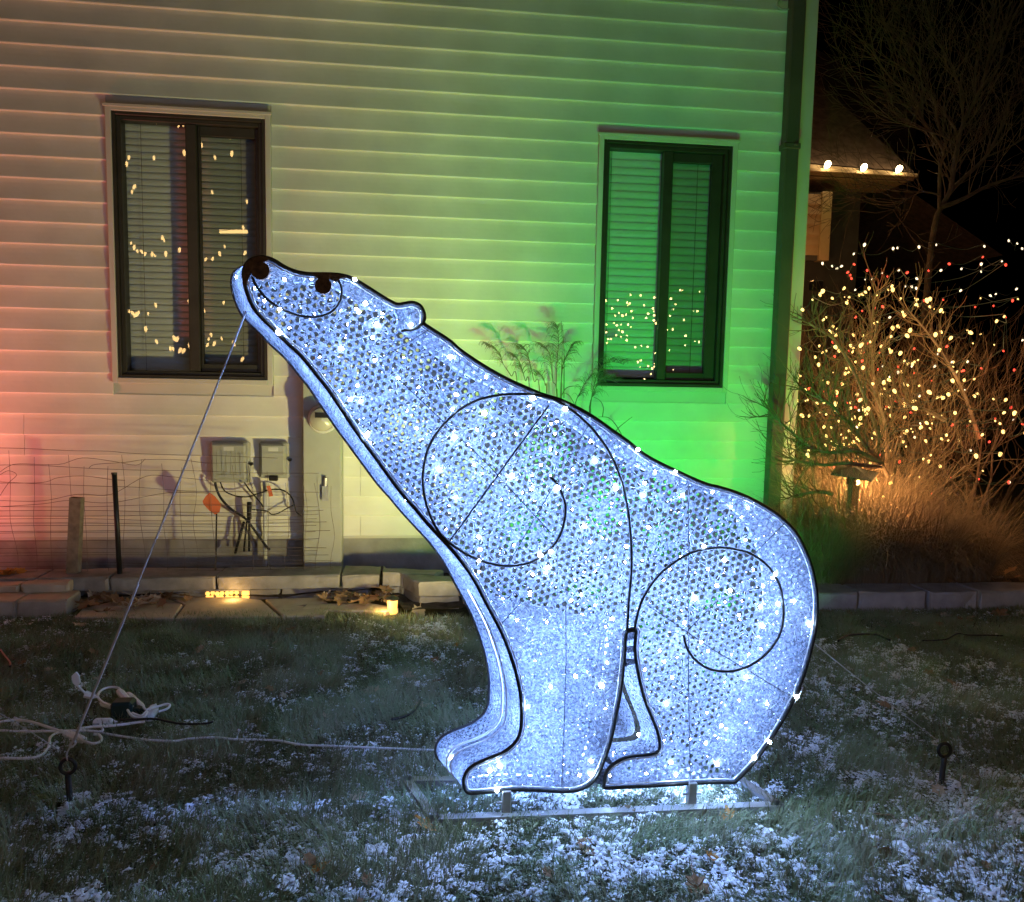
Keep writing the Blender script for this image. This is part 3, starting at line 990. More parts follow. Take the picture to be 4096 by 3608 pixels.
FLEG = [(0.2132,0.7409),(0.2453,0.6813),(0.2732,0.6259),(0.2968,0.5656),(0.3183,0.5003),(0.3348,0.4254),(0.3392,0.3692),(0.338,0.3128),(0.3273,0.2755),(0.3028,0.2481),(0.2712,0.2281),(0.2261,0.2111),(0.1901,0.196),(0.1677,0.1781),(0.1546,0.1504),(0.1563,0.1219),(0.1688,0.101),(0.2006,0.0985),(0.2643,0.1018),(0.3331,0.1034),(0.4024,0.0979),(0.4722,0.0908),(0.5236,0.0909),(0.5608,0.1037),(0.5883,0.1266),(0.6061,0.1596),(0.6235,0.2069),(0.6405,0.2638),(0.6524,0.3351),(0.6641,0.406),(0.6712,0.4768),(0.6759,0.5473),(0.6802,0.6268)]
HLEG = [(0.7112,0.6332),(0.7098,0.5794),(0.7165,0.5228),(0.7358,0.4418),(0.7544,0.3842),(0.7752,0.3357),(0.796,0.2869),(0.8072,0.2431),(0.8034,0.2191),(0.7847,0.2078),(0.7467,0.2044),(0.704,0.2013),(0.6666,0.1884),(0.6389,0.1678),(0.6255,0.1443),(0.6216,0.1154),(0.6246,0.096),(0.6838,0.0957),(0.7792,0.0963)]
bear = thing("polar_bear_sculpture", (0.45, YN, 0), "large glowing blue-white mesh polar bear light sculpture with raised snout on the snowy lawn", "light sculpture")


def P3(x, z, v):
    return (x + DX * v, YN + DY * v, z)


outl = catmull([(x, z) for x, z in OUT], 3, closed=True)


def inside(P, poly):
    x, y = P[:, 0], P[:, 1]
    c = np.zeros(len(P), bool)
    n = len(poly)
    j = n - 1
    for i in range(n):
        xi, yi = poly[i]
        xj, yj = poly[j]
        if yi != yj:
            m = ((yi > y) != (yj > y)) & (x < (xj - xi) * (y - yi) / (yj - yi) + xi)
            c ^= m
        j = i
    return c


def snap(P, poly):
    A = np.asarray(poly)
    B = np.roll(A, -1, 0)
    best = np.full(len(P), 1e9)
    out = P.copy()
    for a, b in zip(A, B):
        d = b - a
        t = np.clip(((P - a) @ d) / max(d @ d, 1e-12), 0, 1)
        q = a + t[:, None] * d
        dd = np.sum((P - q) ** 2, 1)
        m = dd < best
        best[m] = dd[m]
        out[m] = q[m]
    return out


def film(poly, pitch, ratio, ang=0.3, jit=0.14):
    """perforated netting in 2-D: hexagonal cells, each an outline ring round a hole"""
    poly = np.asarray(poly)
    lo, hi = poly.min(0) - pitch, poly.max(0) + pitch
    cen = (lo + hi) / 2
    R = np.linalg.norm(hi - lo) / 2
    n = int(R / pitch) + 2
    ii, jj = np.meshgrid(np.arange(-n, n + 1), np.arange(-int(n * 1.2), int(n * 1.2) + 1))
    cx = (ii + 0.5 * (jj % 2)) * pitch
    cy = jj * pitch * 0.8660254
    C0 = np.stack([cx.ravel(), cy.ravel()], 1)
    a6 = np.arange(6) * math.pi / 3 + math.pi / 6
    hexo = np.stack([np.cos(a6), np.sin(a6)], 1) * pitch / math.sqrt(3)
    K = (C0[:, None, :] + hexo[None]).reshape(-1, 2)
    key = np.round(K / pitch * 20).astype(np.int64)
    h = (key[:, 0] * 73856093) ^ (key[:, 1] * 19349663)
    r1 = ((h * 1103515245 + 12345) % 65521) / 65521 - .5
    r2 = ((h * 22695477 + 991) % 65519) / 65519 - .5
    K = K + np.stack([r1, r2], 1) * pitch * jit * 2
    ca, sa = math.cos(ang), math.sin(ang)
    Rm = np.array([[ca, sa], [-sa, ca]])
    K = K @ Rm + cen
    C = C0 @ Rm + cen
    box = (K[:, 0] > lo[0]) & (K[:, 0] < hi[0]) & (K[:, 1] > lo[1]) & (K[:, 1] < hi[1])
    keep = box.reshape(-1, 6).all(1)
    C, K = C[keep], K.reshape(-1, 6, 2)[keep]
    ins = inside(K.reshape(-1, 2), poly).reshape(-1, 6)
    keep = ins.any(1)
    C, K, ins = C[keep], K[keep], ins[keep]
    cin = ins.all(1)
    Kf = K.reshape(-1, 2)
    bad = ~ins.reshape(-1)
    Kf[bad] = snap(Kf[bad], poly)
    K = Kf.reshape(-1, 6, 2)
    C = K.mean(1)
    rr = ratio(C) * (0.8 + 0.4 * rng.random(len(C)))
    rr = np.where(cin, rr, 0.02)
    rr = np.where(rng.random(len(C)) < .09, .05, rr)
    inner = C[:, None, :] + (K - C[:, None, :]) * rr[:, None, None]
    V = np.concatenate([K, inner], 1).reshape(-1, 2)
    m = len(C)
    base = (np.arange(m) * 12)[:, None]
    q = np.arange(6)
    F = np.stack([q, (q + 1) % 6, (q + 1) % 6 + 6, q + 6], 1)
    F = (base[:, None, :] + F[None]).reshape(-1, 4)
    return V, F, K


def hole_near(C):
    return np.where(C[:, 1] > 0.60, 0.64, np.where(C[:, 1] < 0.17, .58, 0.46)) * (0.92 + .12 * np.sin(C[:, 0] * 6 + C[:, 1] * 9))


PO = outl
V, F, K = film(PO, 0.0235, hole_near, 0.35)
rawobj("net_panel", np.stack([V[:, 0], np.full(len(V), YN), V[:, 1]], 1), F, M["film"], bear)
V, F, K2 = film(PO, 0.0235, lambda C: np.where(C[:, 1] > .6, .44, .4), 0.35)
rawobj("net_panel", np.stack([V[:, 0] + DX, np.full(len(V), YN + DY), V[:, 1]], 1), F, M["film_far"], bear)

# gusset round the outline
seg = np.linalg.norm(np.roll(outl, -1, 0) - outl, axis=1)
S = np.concatenate([[0], np.cumsum(seg)])
PT = np.concatenate([outl, outl[:1]])


def gus(s0, s1, v0, v1, name="gusset_panel", hole=.28):
    T = math.hypot(DX, DY)
    poly = np.array([(s0, v0 * T), (s1, v0 * T), (s1, v1 * T), (s0, v1 * T)])
    V, F, _ = film(poly, 0.019, lambda C: np.full(len(C), hole), 0.2)
    x = np.interp(V[:, 0], S, PT[:, 0])
    z = np.interp(V[:, 0], S, PT[:, 1])
    v = V[:, 1] / T
    rawobj(name, np.stack([x + DX * v, YN + DY * v, z], 1), F, M["film"], bear)


nk = 3
i_f0 = (13 + 7) * nk
i_f1 = (13 + 7 + len(FLEG)) * nk
i_h1 = i_f1 + len(HLEG) * nk
gus(S[max(i for i in range(i_h1, i_h1 + 12 * nk) if PT[i, 1] < .112) if any(PT[i, 1] < .112 for i in range(i_h1, i_h1 + 12 * nk)) else i_h1], S[-1], 0, 1)
gus(0, S[i_f0], 0, 1)
VA, VB = .44, .58
# wider-meshed netting underneath the feet, so the lamps inside shine down on the lawn
low = np.where(PT[:-1, 1] < .112)[0]
fl0, fl1 = min(i for i in low if i < i_f1 - nk), max(i for i in low if i < i_f1 - nk)
hl0, hl1 = min(i for i in low if i > i_f1), max(i for i in low if i > i_f1)
for va, vb in ((0, VA), (VB, 1)):
    gus(S[i_f0], S[fl0], va, vb)
    gus(S[fl1], S[i_f1 - nk], va, vb)
    gus(S[i_f1], S[hl0], va, vb)
    gus(S[fl0], S[fl1], va, vb, hole=.36)
    gus(S[hl0], S[i_h1], va, vb, hole=.36)
for v in (VA, VB):
    poly = np.array(FLEG)
    V, F, _ = film(poly, 0.022, lambda C: np.full(len(C), .35), 0.1)
    rawobj("leg_panel", np.stack([V[:, 0] + DX * v, np.full(len(V), YN + DY * v), V[:, 1]], 1), F, M["film"], bear)
    g = MB()
    g.tube([P3(x, z, v) for x, z in catmull(FLEG, 3)], .0042, 6)
    obj("leg_edge_tube", g, M["whitetube"], bear, smooth=True)

# tinsel threads in front of and behind the netting
def threads(poly, v, count, name):
    lo, hi = np.min(poly, 0), np.max(poly, 0)
    P = lo + rng.random((count * 2, 2)) * (hi - lo)
    P = P[inside(P, poly)][:count]
    a = rng.random(len(P)) * math.pi
    L = .006 + .013 * rng.random(len(P))
    d = np.stack([np.cos(a), np.sin(a)], 1)
    nrm = np.stack([-d[:, 1], d[:, 0]], 1)
    w = .00035 + .00045 * rng.random(len(P))
    y0 = YN + DY * v + rng.uniform(-.005, .003, len(P))
    y1 = YN + DY * v + rng.uniform(-.005, .003, len(P))
    A, B = P - d * L[:, None], P + d * L[:, None]
    Q = [A - nrm * w[:, None], A + nrm * w[:, None], B + nrm * w[:, None], B - nrm * w[:, None]]
    V = np.stack([np.stack([q[:, 0] + DX * v, (y0, y0, y1, y1)[i], q[:, 1]], 1) for i, q in enumerate(Q)], 1).reshape(-1, 3)
    F = np.arange(len(P) * 4).reshape(-1, 4)
    o = rawobj(name, V, F, M["thread"], bear)
    o["kind"] = "stuff"


threads(PO, 0.0, 2000, "tinsel")
threads(PO, 1.0, 150, "tinsel")

# frame tubes
def tube2(pts, v, r, name, m, closed=False, k=4, dy=0.0):
    g = MB()
    c = catmull(pts, k, closed)
    g.tube([(x + DX * v, YN + DY * v + dy, z) for x, z in c], r, 8, closed)
    return obj(name, g, M[m], bear, smooth=True)


tube2(OUT, 0, .0062, "outline_tube", "black", True, dy=-.004)
tube2(OUT, 1, .0058, "rear_outline_tube", "greytube", True)
# pale light rope just inside the dark outline
A_ = np.asarray(OUT)
T_ = np.roll(A_, -1, 0) - np.roll(A_, 1, 0)
T_ /= np.linalg.norm(T_, axis=1, keepdims=True)
area = 0.5 * np.sum(A_[:, 0] * np.roll(A_[:, 1], -1) - np.roll(A_[:, 0], -1) * A_[:, 1])
nr = np.stack([-T_[:, 1], T_[:, 0]], 1) * (1 if area > 0 else -1)
tube2([tuple(p) for p in A_ + nr * .011], 0, .0022, "inner_rim_tube", "whitetube", True, dy=-.002)
tube2(SHO, 0, .0048, "shoulder_spiral", "black", dy=-.006)
tube2(HAU, 0, .0048, "haunch_spiral", "black", dy=-.006)
tube2(MOUTH, 0, .0040, "mouth_line", "black", dy=-.005)
tube2(EAR, 0, .0052, "ear_curl", "black", dy=-.005)
g = MB()
g.cyl(P3(FLEG[-1][0], FLEG[-1][1], 0), P3(HLEG[0][0], HLEG[0][1], 0), .0055, 8)
obj("leg_cross_bar", g, M["black"], bear)
# thin internal braces seen through the net
BR = [[(0.405,1.364),(0.097,0.929)], [(0.531,1.299),(0.288,0.86)], [(-0.059,1.435),(0.211,1.181),(0.421,0.958)],
      [(0.869,1.117),(0.886,0.728),(0.897,0.443),(0.916,0.126)], [(0.745,0.718),(0.975,0.563),(1.258,0.393)], [(0.475,0.734),(0.481,0.548),(0.481,0.36),(0.478,0.107)],
      [(0.027,1.588),(-0.114,1.498)], [(1.201,0.985),(1.086,0.866)], [(0.982,0.726),(0.886,0.629)], [(0.331,0.736),(0.269,0.664)]]
for i, p in enumerate(BR):
    g = MB()
    g.tube([(x, (2.4265 if i == 0 else 2.424), z) for x, z in p], .0036 if i == 0 else .0015, 5)
    obj("brace_rod", g, M["black"], bear)
# nose, eye and brow
def plate(poly, name, y0, y1, m, parent):
    g = MB()
    n = len(poly)
    g.add([(x, y0, z) for x, z in poly] + [(x, y1, z) for x, z in poly], [tuple(range(n)), tuple(range(n, 2 * n))[::-1]] + [(i, i + n, (i + 1) % n + n, (i + 1) % n) for i in range(n)])
    return obj(name, g, M[m], parent)


def circ(c, r, n=24):
    return [(c[0] + r * math.cos(2 * math.pi * i / n), c[1] + r * math.sin(2 * math.pi * i / n)) for i in range(n)]


nose_c, eye_c = [(-0.4675,1.7486),(-0.2865,1.7105)]
plate(circ(nose_c, .0265), "nose", YN - .014, YN + .02, "brownfur", bear)
NT = [(-0.5182,1.7137),(-0.5165,1.7436),(-0.5071,1.7687),(-0.4906,1.7849),(-0.4709,1.7905),(-0.4481,1.7891),(-0.4383,1.7828),(-0.4547,1.7756),(-0.4777,1.7681),(-0.491,1.7527),(-0.4977,1.7376),(-0.5044,1.7208),(-0.5079,1.7007)]
plate(NT, "nose_tip", YN - .012, YN + .03, "brownfur", bear)
plate(circ(eye_c, .0245), "eye", YN - .014, YN + .01, "brownfur", bear)
BW = [(-0.323,1.7462),(-0.2897,1.7507),(-0.2563,1.7492),(-0.2161,1.7388),(-0.2362,1.733),(-0.2496,1.7225),(-0.2697,1.7319),(-0.2831,1.7248),(-0.2998,1.7309)]
plate(BW, "brow", YN - .011, YN + .008, "brownfur", bear)

# leds
ico = MB()
ico.lathe([(0.0004, -.0075), (.0042, -.0052), (.0062, 0), (.0042, .0052), (.0004, .0075)], (0, 0, 0), 8)
led_me = ico.mesh("led_bulb", M["led"], smooth=True)
cnt, pts = 0, []
lo, hi = PO.min(0), PO.max(0)
while cnt < 285:
    p = lo + rng.random(2) * (hi - lo)
    if not inside(p[None], PO)[0] or any((p[0] - q[0]) ** 2 + (p[1] - q[1]) ** 2 < .028 ** 2 for q in pts):
        continue
    pts.append(p)
    v = rng.choice([-.045, .2, .35, .6])
    inst("led_bulb", led_me, P3(p[0], p[1], v), bear, rot=(rng.random() * 3, rng.random() * 3, 0), scale=float(rng.uniform(.55, 1.25)))
    cnt += 1
# the finest sparkles of the led strings, caught in the netting
S_ = lo + rng.random((2400, 2)) * (hi - lo)
S_ = S_[inside(S_, PO)][:850]
so = np.array([(1, 0, 0), (0, 1, 0), (-1, 0, 0), (0, -1, 0), (0, 0, 1), (0, 0, -1)], float)
sf_ = np.array([(0, 1, 4), (1, 2, 4), (2, 3, 4), (3, 0, 4), (1, 0, 5), (2, 1, 5), (3, 2, 5), (0, 3, 5)])
sr0 = (.0011 + .0016 * rng.random(len(S_)) ** 2)[:, None, None]
sv0 = rng.choice([-.012, -.012, .02], len(S_))
SV = so[None] * sr0 + np.stack([S_[:, 0] + DX * sv0, YN + DY * sv0, S_[:, 1]], 1)[:, None, :]
SF = (np.arange(len(S_)) * 6)[:, None, None] + sf_[None]
spark = rawobj("led_sparkles", SV.reshape(-1, 3), SF.reshape(-1, 3), M["ledsmall"], bear)
spark["kind"] = "stuff"
# lamps of the led strings inside the body
cand = lo + rng.random((9000, 2)) * (hi - lo)
cand = cand[inside(cand, PO)]
cand = cand[np.sum((snap(cand, PO) - cand) ** 2, 1) > .035 ** 2]
ins_pts = []
for p in cand:
    if len(ins_pts) < 150 and (not ins_pts or np.min(np.sum((np.array(ins_pts) - p) ** 2, 1)) > .078 ** 2):
        ins_pts.append(p)
for p in ins_pts:
    leg = p[1] < .62 and p[0] < .82
    lamp("led_lamp", 'POINT', P3(p[0], p[1], .25 if leg else .5), 1.35, (.23, .41, 1.0), bear, .03)
    if leg:
        lamp("led_lamp", 'POINT', P3(p[0], p[1], .78), 1.35, (.23, .41, 1.0), bear, .03)

# ground frame and posts
gf = [(0.062,2.411,0.02),(-0.032,2.662,0.02),(1.216,2.394,0.02),(1.151,2.585,0.02)]
NL, FLc, NR, FR = [np.array(p) for p in gf]
for a, b in ((NL, NR), (FLc, FR), (NL, FLc), (NR, FR)):
    g = MB()
    d = (b - a) / np.linalg.norm(b - a)
    n_ = np.array([-d[1], d[0], 0]) * .016
    V = []
    for p in (a - d * .015, b + d * .015):
        for sx, sz in ((-1, -.02), (1, -.02), (1, .012), (-1, .012)):
            V.append(p + n_ * sx + np.array([0, 0, sz]))
    g.add(V, [(0, 1, 5, 4), (1, 2, 6, 5), (2, 3, 7, 6), (3, 0, 4, 7), (3, 2, 1, 0), (4, 5, 6, 7)])
    obj("base_bar", g, M["greysteel"], bear)
for px, v in ((.295, 0), (.925, 0), (.295, 1), (.925, 1)):
    x, y = px + DX * v, YN + DY * v
    g = MB()
    g.bbox(x - .015, x + .015, y - .015, y + .015, .0, .105, .003)
    ps = obj("post", g, M["greysteel"], bear)
    g = MB()
    g.cyl((x - .032, y - .004, .062), (x + .032, y - .004, .062), .0045, 8)
    obj("post_bolt", g, M["greysteel"], ps)

# guy ropes and stakes
def stake(name, base, top, ringr, label):
    s = thing(name, base, label, "anchor stake", "black anchor stakes in the lawn")
    g = MB()
    b, t = np.array(base), np.array(top)
    g.tube([b - (t - b) * .3, b + (t - b) * .05, t], [.006, .0095, .0105], 10)
    obj("stake_shaft", g, M["blackplastic"], s, smooth=True)
    g = MB()
    c = t + np.array([0, 0, ringr * .9])
    g.tube([c + ringr * np.array([math.cos(a), .12 * math.sin(a), math.sin(a)]) for a in np.arange(18) * 2 * math.pi / 18], .0062, 8, True)
    obj("stake_ring", g, M["blackplastic"], s, smooth=True)
    return c


cl = stake("anchor_stake", (-1.143,2.635,-0.0), (-1.144,2.63,0.118), .024, "black ring-topped anchor stake below the white cords, at the left")
cr = stake("anchor_stake", (1.902,2.518,0.0), (1.907,2.52,0.109), .024, "black ring-topped anchor stake on the right side of the lawn")
rp = thing("guy_rope", tuple(cl), "pale guy rope stretched from the bear's snout to the left stake", "rope")
a = np.array(P3(-0.537 + .05, 1.642, .62))
b = np.array((-1.115,2.61,0.237))
g = MB()
g.tube([a + (b - a) * t + np.array([0, 0, -.035 * 4 * t * (1 - t) * .25]) for t in np.linspace(0, 1, 14)], .0030, 6)
obj("rope_line", g, M["rope"], rp, smooth=True)
g = MB()
g.tube([a + (b - a) * t + np.array([.004, -.003, -.035 * t * (1 - t)]) for t in np.linspace(.62, 1, 8)], .0026, 6)
g.tube(catmull([b, (b + cl) / 2 + np.array([-.012, 0, .0]), cl + np.array([0, 0, .02])], 4), .0026, 6)
g.tube(catmull([b, b + np.array([-.012, 0, -.012]), b + np.array([-.008, 0, -.022]), b + np.array([.006, 0, -.01]), b], 3), .0035, 6)
obj("rope_tail", g, M["rope"], rp, smooth=True)
rp2 = thing("guy_rope", tuple(cr), "thin guy line from the bear's rump to the right stake", "rope")
a = np.array(P3(1.337, 0.612, .5))
b = np.array((1.894,2.54,0.157))
g = MB()
g.tube([a + (b - a) * t + np.array([0, 0, -.02 * t * (1 - t)]) for t in np.linspace(0, 1, 10)], .0016, 5)
obj("rope_line", g, M["rope"], rp2)
g = MB()
g.tube(catmull([b, b + np.array([-.02, 0, -.012]), (b + cr) / 2, cr + np.array([0, 0, .02])], 4), .0022, 6)
obj("rope_tail", g, M["rope"], rp2)
g = MB()
g.tube([(-1.421,2.75,0.29),(-1.408,2.75,0.277),(-1.316,2.75,0.211),(-1.219,2.75,0.136)], .0016, 5)
tag(obj("guy_line", g, M["rope"], loc=(-1.409,2.75,0.253)), "very thin grey line crossing the white cords at the left edge", "rope")

# =================================================================== cords on the lawn
def cord(pts, r, m, label, name="power_cable", cat="cord", grp="white power cords lying on the lawn", k=6):
    g = MB()
    g.tube(catmull(pts, k) + np.array([0, 0, .012]), r, 7)
    return tag(obj(name, g, M[m], smooth=True, loc=pts[0]), label, cat, grp)


cord([(-1.665,3.184,0.035),(-1.643,3.206,0.035),(-1.596,3.222,0.035),(-1.533,3.204,0.035),(-1.473,3.169,0.035),(-1.423,3.137,0.035),(-1.36,3.097,0.035)], .0052, "cord", "white cord entering high at the left edge toward the inline plug")
cord([(-1.647,3.148,0.03),(-1.546,3.128,0.03),(-1.419,3.119,0.03),(-1.298,3.115,0.03),(-1.222,3.102,0.03),(-1.236,3.142,0.03),(-1.251,3.163,0.03),(-1.233,3.175,0.03)], .0048, "cord", "straight white cord running under the rope to the flat plug")
cord([(-1.526,2.91,0.03),(-1.495,2.908,0.03),(-1.392,2.899,0.03),(-1.358,2.924,0.03),(-1.368,2.999,0.03),(-1.39,3.054,0.03),(-1.389,3.095,0.03),(-1.366,3.11,0.03),(-1.315,3.079,0.03),(-1.257,3.026,0.03),(-1.209,2.998,0.03),(-1.192,3.023,0.03),(-1.215,3.069,0.03),(-1.24,3.079,0.03)], .0052, "cord", "white cord curling round below the others near the left stake")
cord([(-1.224,3.107,0.022),(-1.153,3.077,0.022),(-1.06,3.042,0.022),(-0.995,3.024,0.022),(-0.922,3.013,0.022),(-0.887,3.025,0.022),(-0.84,3.031,0.022),(-0.768,3.031,0.022),(-0.697,3.01,0.022),(-0.613,3.0,0.022),(-0.527,2.985,0.022),(-0.442,2.947,0.022),(-0.326,2.926,0.022),(-0.187,2.903,0.022),(-0.02,2.875,0.022),(0.096,2.857,0.022)], .0042, "cord", "long white cord running right across the lawn to the bear's paw")
cord([(-1.317,3.122,0.035),(-1.261,3.134,0.035),(-1.187,3.14,0.035),(-1.111,3.161,0.035),(-1.082,3.166,0.035)], .0055, "cord", "white cord between the flat plug and the plug cluster")
cord([(-1.247,3.29,0.05),(-1.285,3.315,0.05),(-1.326,3.362,0.05),(-1.352,3.409,0.05),(-1.36,3.464,0.05),(-1.341,3.495,0.05),(-1.303,3.492,0.05),(-1.27,3.45,0.05)], .0052, "cord", "white cord arching in a loop out of the dark green adapter")
cord([(-1.175,3.249,0.05),(-1.138,3.191,0.05),(-1.096,3.167,0.05),(-1.086,3.187,0.05),(-1.094,3.229,0.05),(-1.103,3.188,0.05),(-1.148,3.219,0.05)], .0052, "cord", "small white cord loop in front of the dark green adapter")
cord([(-1.104,3.244,0.05),(-1.073,3.27,0.05),(-1.04,3.296,0.05),(-1.021,3.288,0.05),(-1.02,3.252,0.05),(-1.046,3.223,0.05)], .0050, "cord", "white cord bight sticking out right of the plugs")
cord([(-1.17,3.156,0.05),(-1.126,3.156,0.05),(-1.071,3.159,0.05),(-1.023,3.15,0.05),(-0.976,3.125,0.05),(-0.913,3.1,0.05),(-0.829,3.098,0.05),(-0.805,3.112,0.05)], .0042, "blackplastic", "black cord running right from the dark green adapter", grp=None)
cord([(-2.164,4.201,0.03),(-2.074,4.076,0.03),(-1.994,3.969,0.03),(-1.934,3.886,0.03),(-1.909,3.837,0.03)], .006, "blackplastic", "black cord curving in at the left picture edge", grp=None)
cord([(-0.101,3.126,0.03),(-0.051,3.148,0.03),(-0.017,3.193,0.03),(0.009,3.267,0.03),(0.018,3.31,0.03)], .006, "blackplastic", "short black cord lying in the grass left of the bear's paws", grp=None)
cord([(2.296,3.933,0.03),(2.397,4.015,0.03),(2.491,4.036,0.03),(2.575,4.023,0.03),(2.597,3.927,0.03)], .006, "blackplastic", "black hose arching out of the grass right of the bear", grp=None)
cord([(2.775,3.908,0.03),(2.92,3.919,0.03),(3.059,4.009,0.03),(3.107,3.984,0.03),(3.238,3.971,0.03),(3.304,3.959,0.03)], .004, "blackplastic", "thin dark cord in the grass at the far right", grp=None)


def plug(pts, z, w, h, label, m="cord", name="plug"):
    """flattened body along a line on the lawn with a blunt end and a strain relief"""
    a, b = np.array(pts[0]), np.array(pts[1])
    t = thing(name, tuple(a), label, "plug", "plugs and adapters on the lawn")
    d = b - a
    L = np.linalg.norm(d)
    d /= L
    s = np.array([-d[1], d[0], 0])
    u = np.array([0, 0, 1.0])
    prof = ((0, .55), (.05, .9), (.12, 1), (.7, 1), (.8, .75), (.86, .45))
    V, F = [], []
    for q, k in prof:
        for i in range(8):
            an = math.pi / 4 * i + math.pi / 8
            V.append(a + d * L * q + s * w * k * math.cos(an) + u * (h * k * math.sin(an) + h))
    for i in range(len(prof) - 1):
        for j in range(8):
            F.append((i * 8 + j, i * 8 + (j + 1) % 8, (i + 1) * 8 + (j + 1) % 8, (i + 1) * 8 + j))
    F += [tuple(range(8))[::-1], tuple((len(prof) - 1) * 8 + j for j in range(8))]
    g = MB()
    g.add(V, F)
    obj("plug_body", g, M[m], t, smooth=False)
    g = MB()
    g.tube([a + d * L * .84 + u * h, a + d * L * 1.0 + u * h], [w * .4, w * .25], 7)
    obj("strain_relief", g, M[m], t)
    return t


plug([(-1.26,3.04,0.02),(-1.388,3.141,0.02)], .02, .019, .014, "oval white inline plug under the rope")
plug([(-1.288,3.201,0.02),(-1.196,3.194,0.02)], .02, .022, .016, "flat white plug lying left of the dark green adapter")
plug([(-1.285,3.459,0.05),(-1.167,3.284,0.05)], .03, .016, .012, "long white plug leaning on the dark green adapter")
plug([(-1.248,3.457,0.04),(-1.106,3.267,0.04)], .03, .012, .010, "slim white plug crossing behind the leaning one")
plug([(-1.08,3.212,0.02),(-1.1,3.355,0.02)], .02, .022, .018, "upright white plug right of the dark green adapter")
plug([(-1.262,3.314,0.04),(-1.325,3.358,0.04)], .02, .013, .010, "white plug pushed into the dark green adapter")
c = (-1.201,3.285,0.0)
ad = thing("power_adapter", c, "dark green boxy power adapter among the white plugs", "adapter")
g = MB()
g.bbox(c[0] - .05, c[0] + .035, c[1] - .02, c[1] + .05, .0, .085, .01)
obj("adapter_body", g, M["green_plastic"], ad)
g = MB()
g.bbox(c[0] + .035, c[0] + .075, c[1] - .012, c[1] + .035, .005, .055, .008)
obj("adapter_socket", g, M["green_plastic"], ad)
tg = thing("cord_tag", (-1.473,3.527,0.0), "white paper tag standing up beside the rope, behind the cords", "tag")
p = [(-1.287,3.05,0.303),(-1.277,3.05,0.286),(-1.274,3.05,0.26),(-1.286,3.05,0.246),(-1.299,3.05,0.261),(-1.303,3.05,0.287)]
g = MB()
n = len(p)
g.add([(x, y, z) for x, y, z in p] + [(x + .003, y + .006, z) for x, y, z in p], [tuple(range(n)), tuple(range(n, 2 * n))[::-1]] + [(i, i + n, (i + 1) % n + n, (i + 1) % n) for i in range(n)])
obj("tag_sheet", g, M["cord"], tg)
g = MB()
g.tube(catmull([(-1.277,3.04,0.253),(-1.261,3.04,0.235),(-1.246,3.04,0.217)], 3), [.004] * 7, 6)
g.tube([(-1.243,3.02,0.228),(-1.22,3.02,0.219),(-1.199,3.02,0.214)], [.014, .012, .003], 7)
obj("tag_stem", g, M["cord"], tg)

# =================================================================== lawn grass and snow
def vnoise(x, y, seed):
    xi, yi = np.floor(x).astype(np.int64), np.floor(y).astype(np.int64)
    xf, yf = x - xi, y - yi
    u, v = xf * xf * (3 - 2 * xf), yf * yf * (3 - 2 * yf)

    def h(a, b):
        n = (a * 374761393 + b * 668265263 + seed * 982451653) & 0x7fffffff
        n = ((n ^ (n >> 13)) * 1274126177) & 0x7fffffff
        return ((n ^ (n >> 16)) & 0xffff) / 65535.0

    return (h(xi, yi) * (1 - u) + h(xi + 1, yi) * u) * (1 - v) + (h(xi, yi + 1) * (1 - u) + h(xi + 1, yi + 1) * u) * v


def fbm(x, y, seed, o=4):
    s, a, t = 0, .5, 0
    for i in range(o):
        s = s + a * vnoise(x * 2 ** i, y * 2 ** i, seed + i)
        t += a
        a *= .5
    return s / t


def snow_field(x, y):
    n = (.38 * fbm(x * 6.5, y * 9.5, 3, 4) + .62 * fbm(x * 30, y * 42, 5, 3))
    big = fbm(x * .9, y * 1.1, 11, 2)
    near = np.clip((3.7 - y) / 1.5, 0, 1)
    return n + .36 * (big - .5) - .528 + .150 * near


def lawn_pts(n):
    x = rng.uniform(-3.2, 4.6, n * 3)
    y = 1.72 + (4.92 - 1.72) * rng.random(n * 3) ** 1.25
    ok = (x > -.62 * y - .25) & (x < .92 * y + .25) & (y < np.where(x < -.2, 4.72, 4.56))
    return x[ok][:n], y[ok][:n]


NB = 300000
bx, by = lawn_pts(NB)
NB = len(bx)
sf = snow_field(bx, by)
tuft = fbm(bx * 9, by * 9, 21, 3)
dens = rng.random(NB) < np.clip(.35 + 1.3 * tuft - .9 * np.clip(sf * 5, 0, 1) * .55, .15, 1)
for ox, oy in ((cl[0], cl[1]), (cr[0], cr[1])):
    dens &= ~((np.abs(bx - ox) < .028) & (by < oy + .01) & (by > oy - .11))
bx, by, sf, tuft = bx[dens], by[dens], sf[dens], tuft[dens]
NB = len(bx)
h = (.018 + .034 * rng.random(NB)) * (.65 + .8 * tuft) * np.clip(1.25 - .14 * np.maximum(by - 2.2, 0), .7, 1.1)
az = fbm(bx * 2.2, by * 2.2, 31, 2) * 14 + rng.normal(0, .9, NB)
lean = rng.uniform(.35, 1.35, NB)
w = rng.uniform(.0011, .0026, NB)
dx, dy = np.cos(az), np.sin(az)
px, py = -dy * w, dx * w
L1, L2 = h * .55, h * .75
z1 = L1 * np.cos(lean * .45)
r1 = L1 * np.sin(lean * .45)
z2 = z1 + L2 * np.cos(lean * 1.15)
r2 = r1 + L2 * np.sin(lean * 1.15)
z2 = np.maximum(z2, .004)
V = np.empty((NB, 5, 3), np.float32)
V[:, 0] = np.stack([bx - px, by - py, np.full(NB, -.002)], 1)
V[:, 1] = np.stack([bx + px, by + py, np.full(NB, -.002)], 1)
V[:, 2] = np.stack([bx + dx * r1 + px * .8, by + dy * r1 + py * .8, z1], 1)
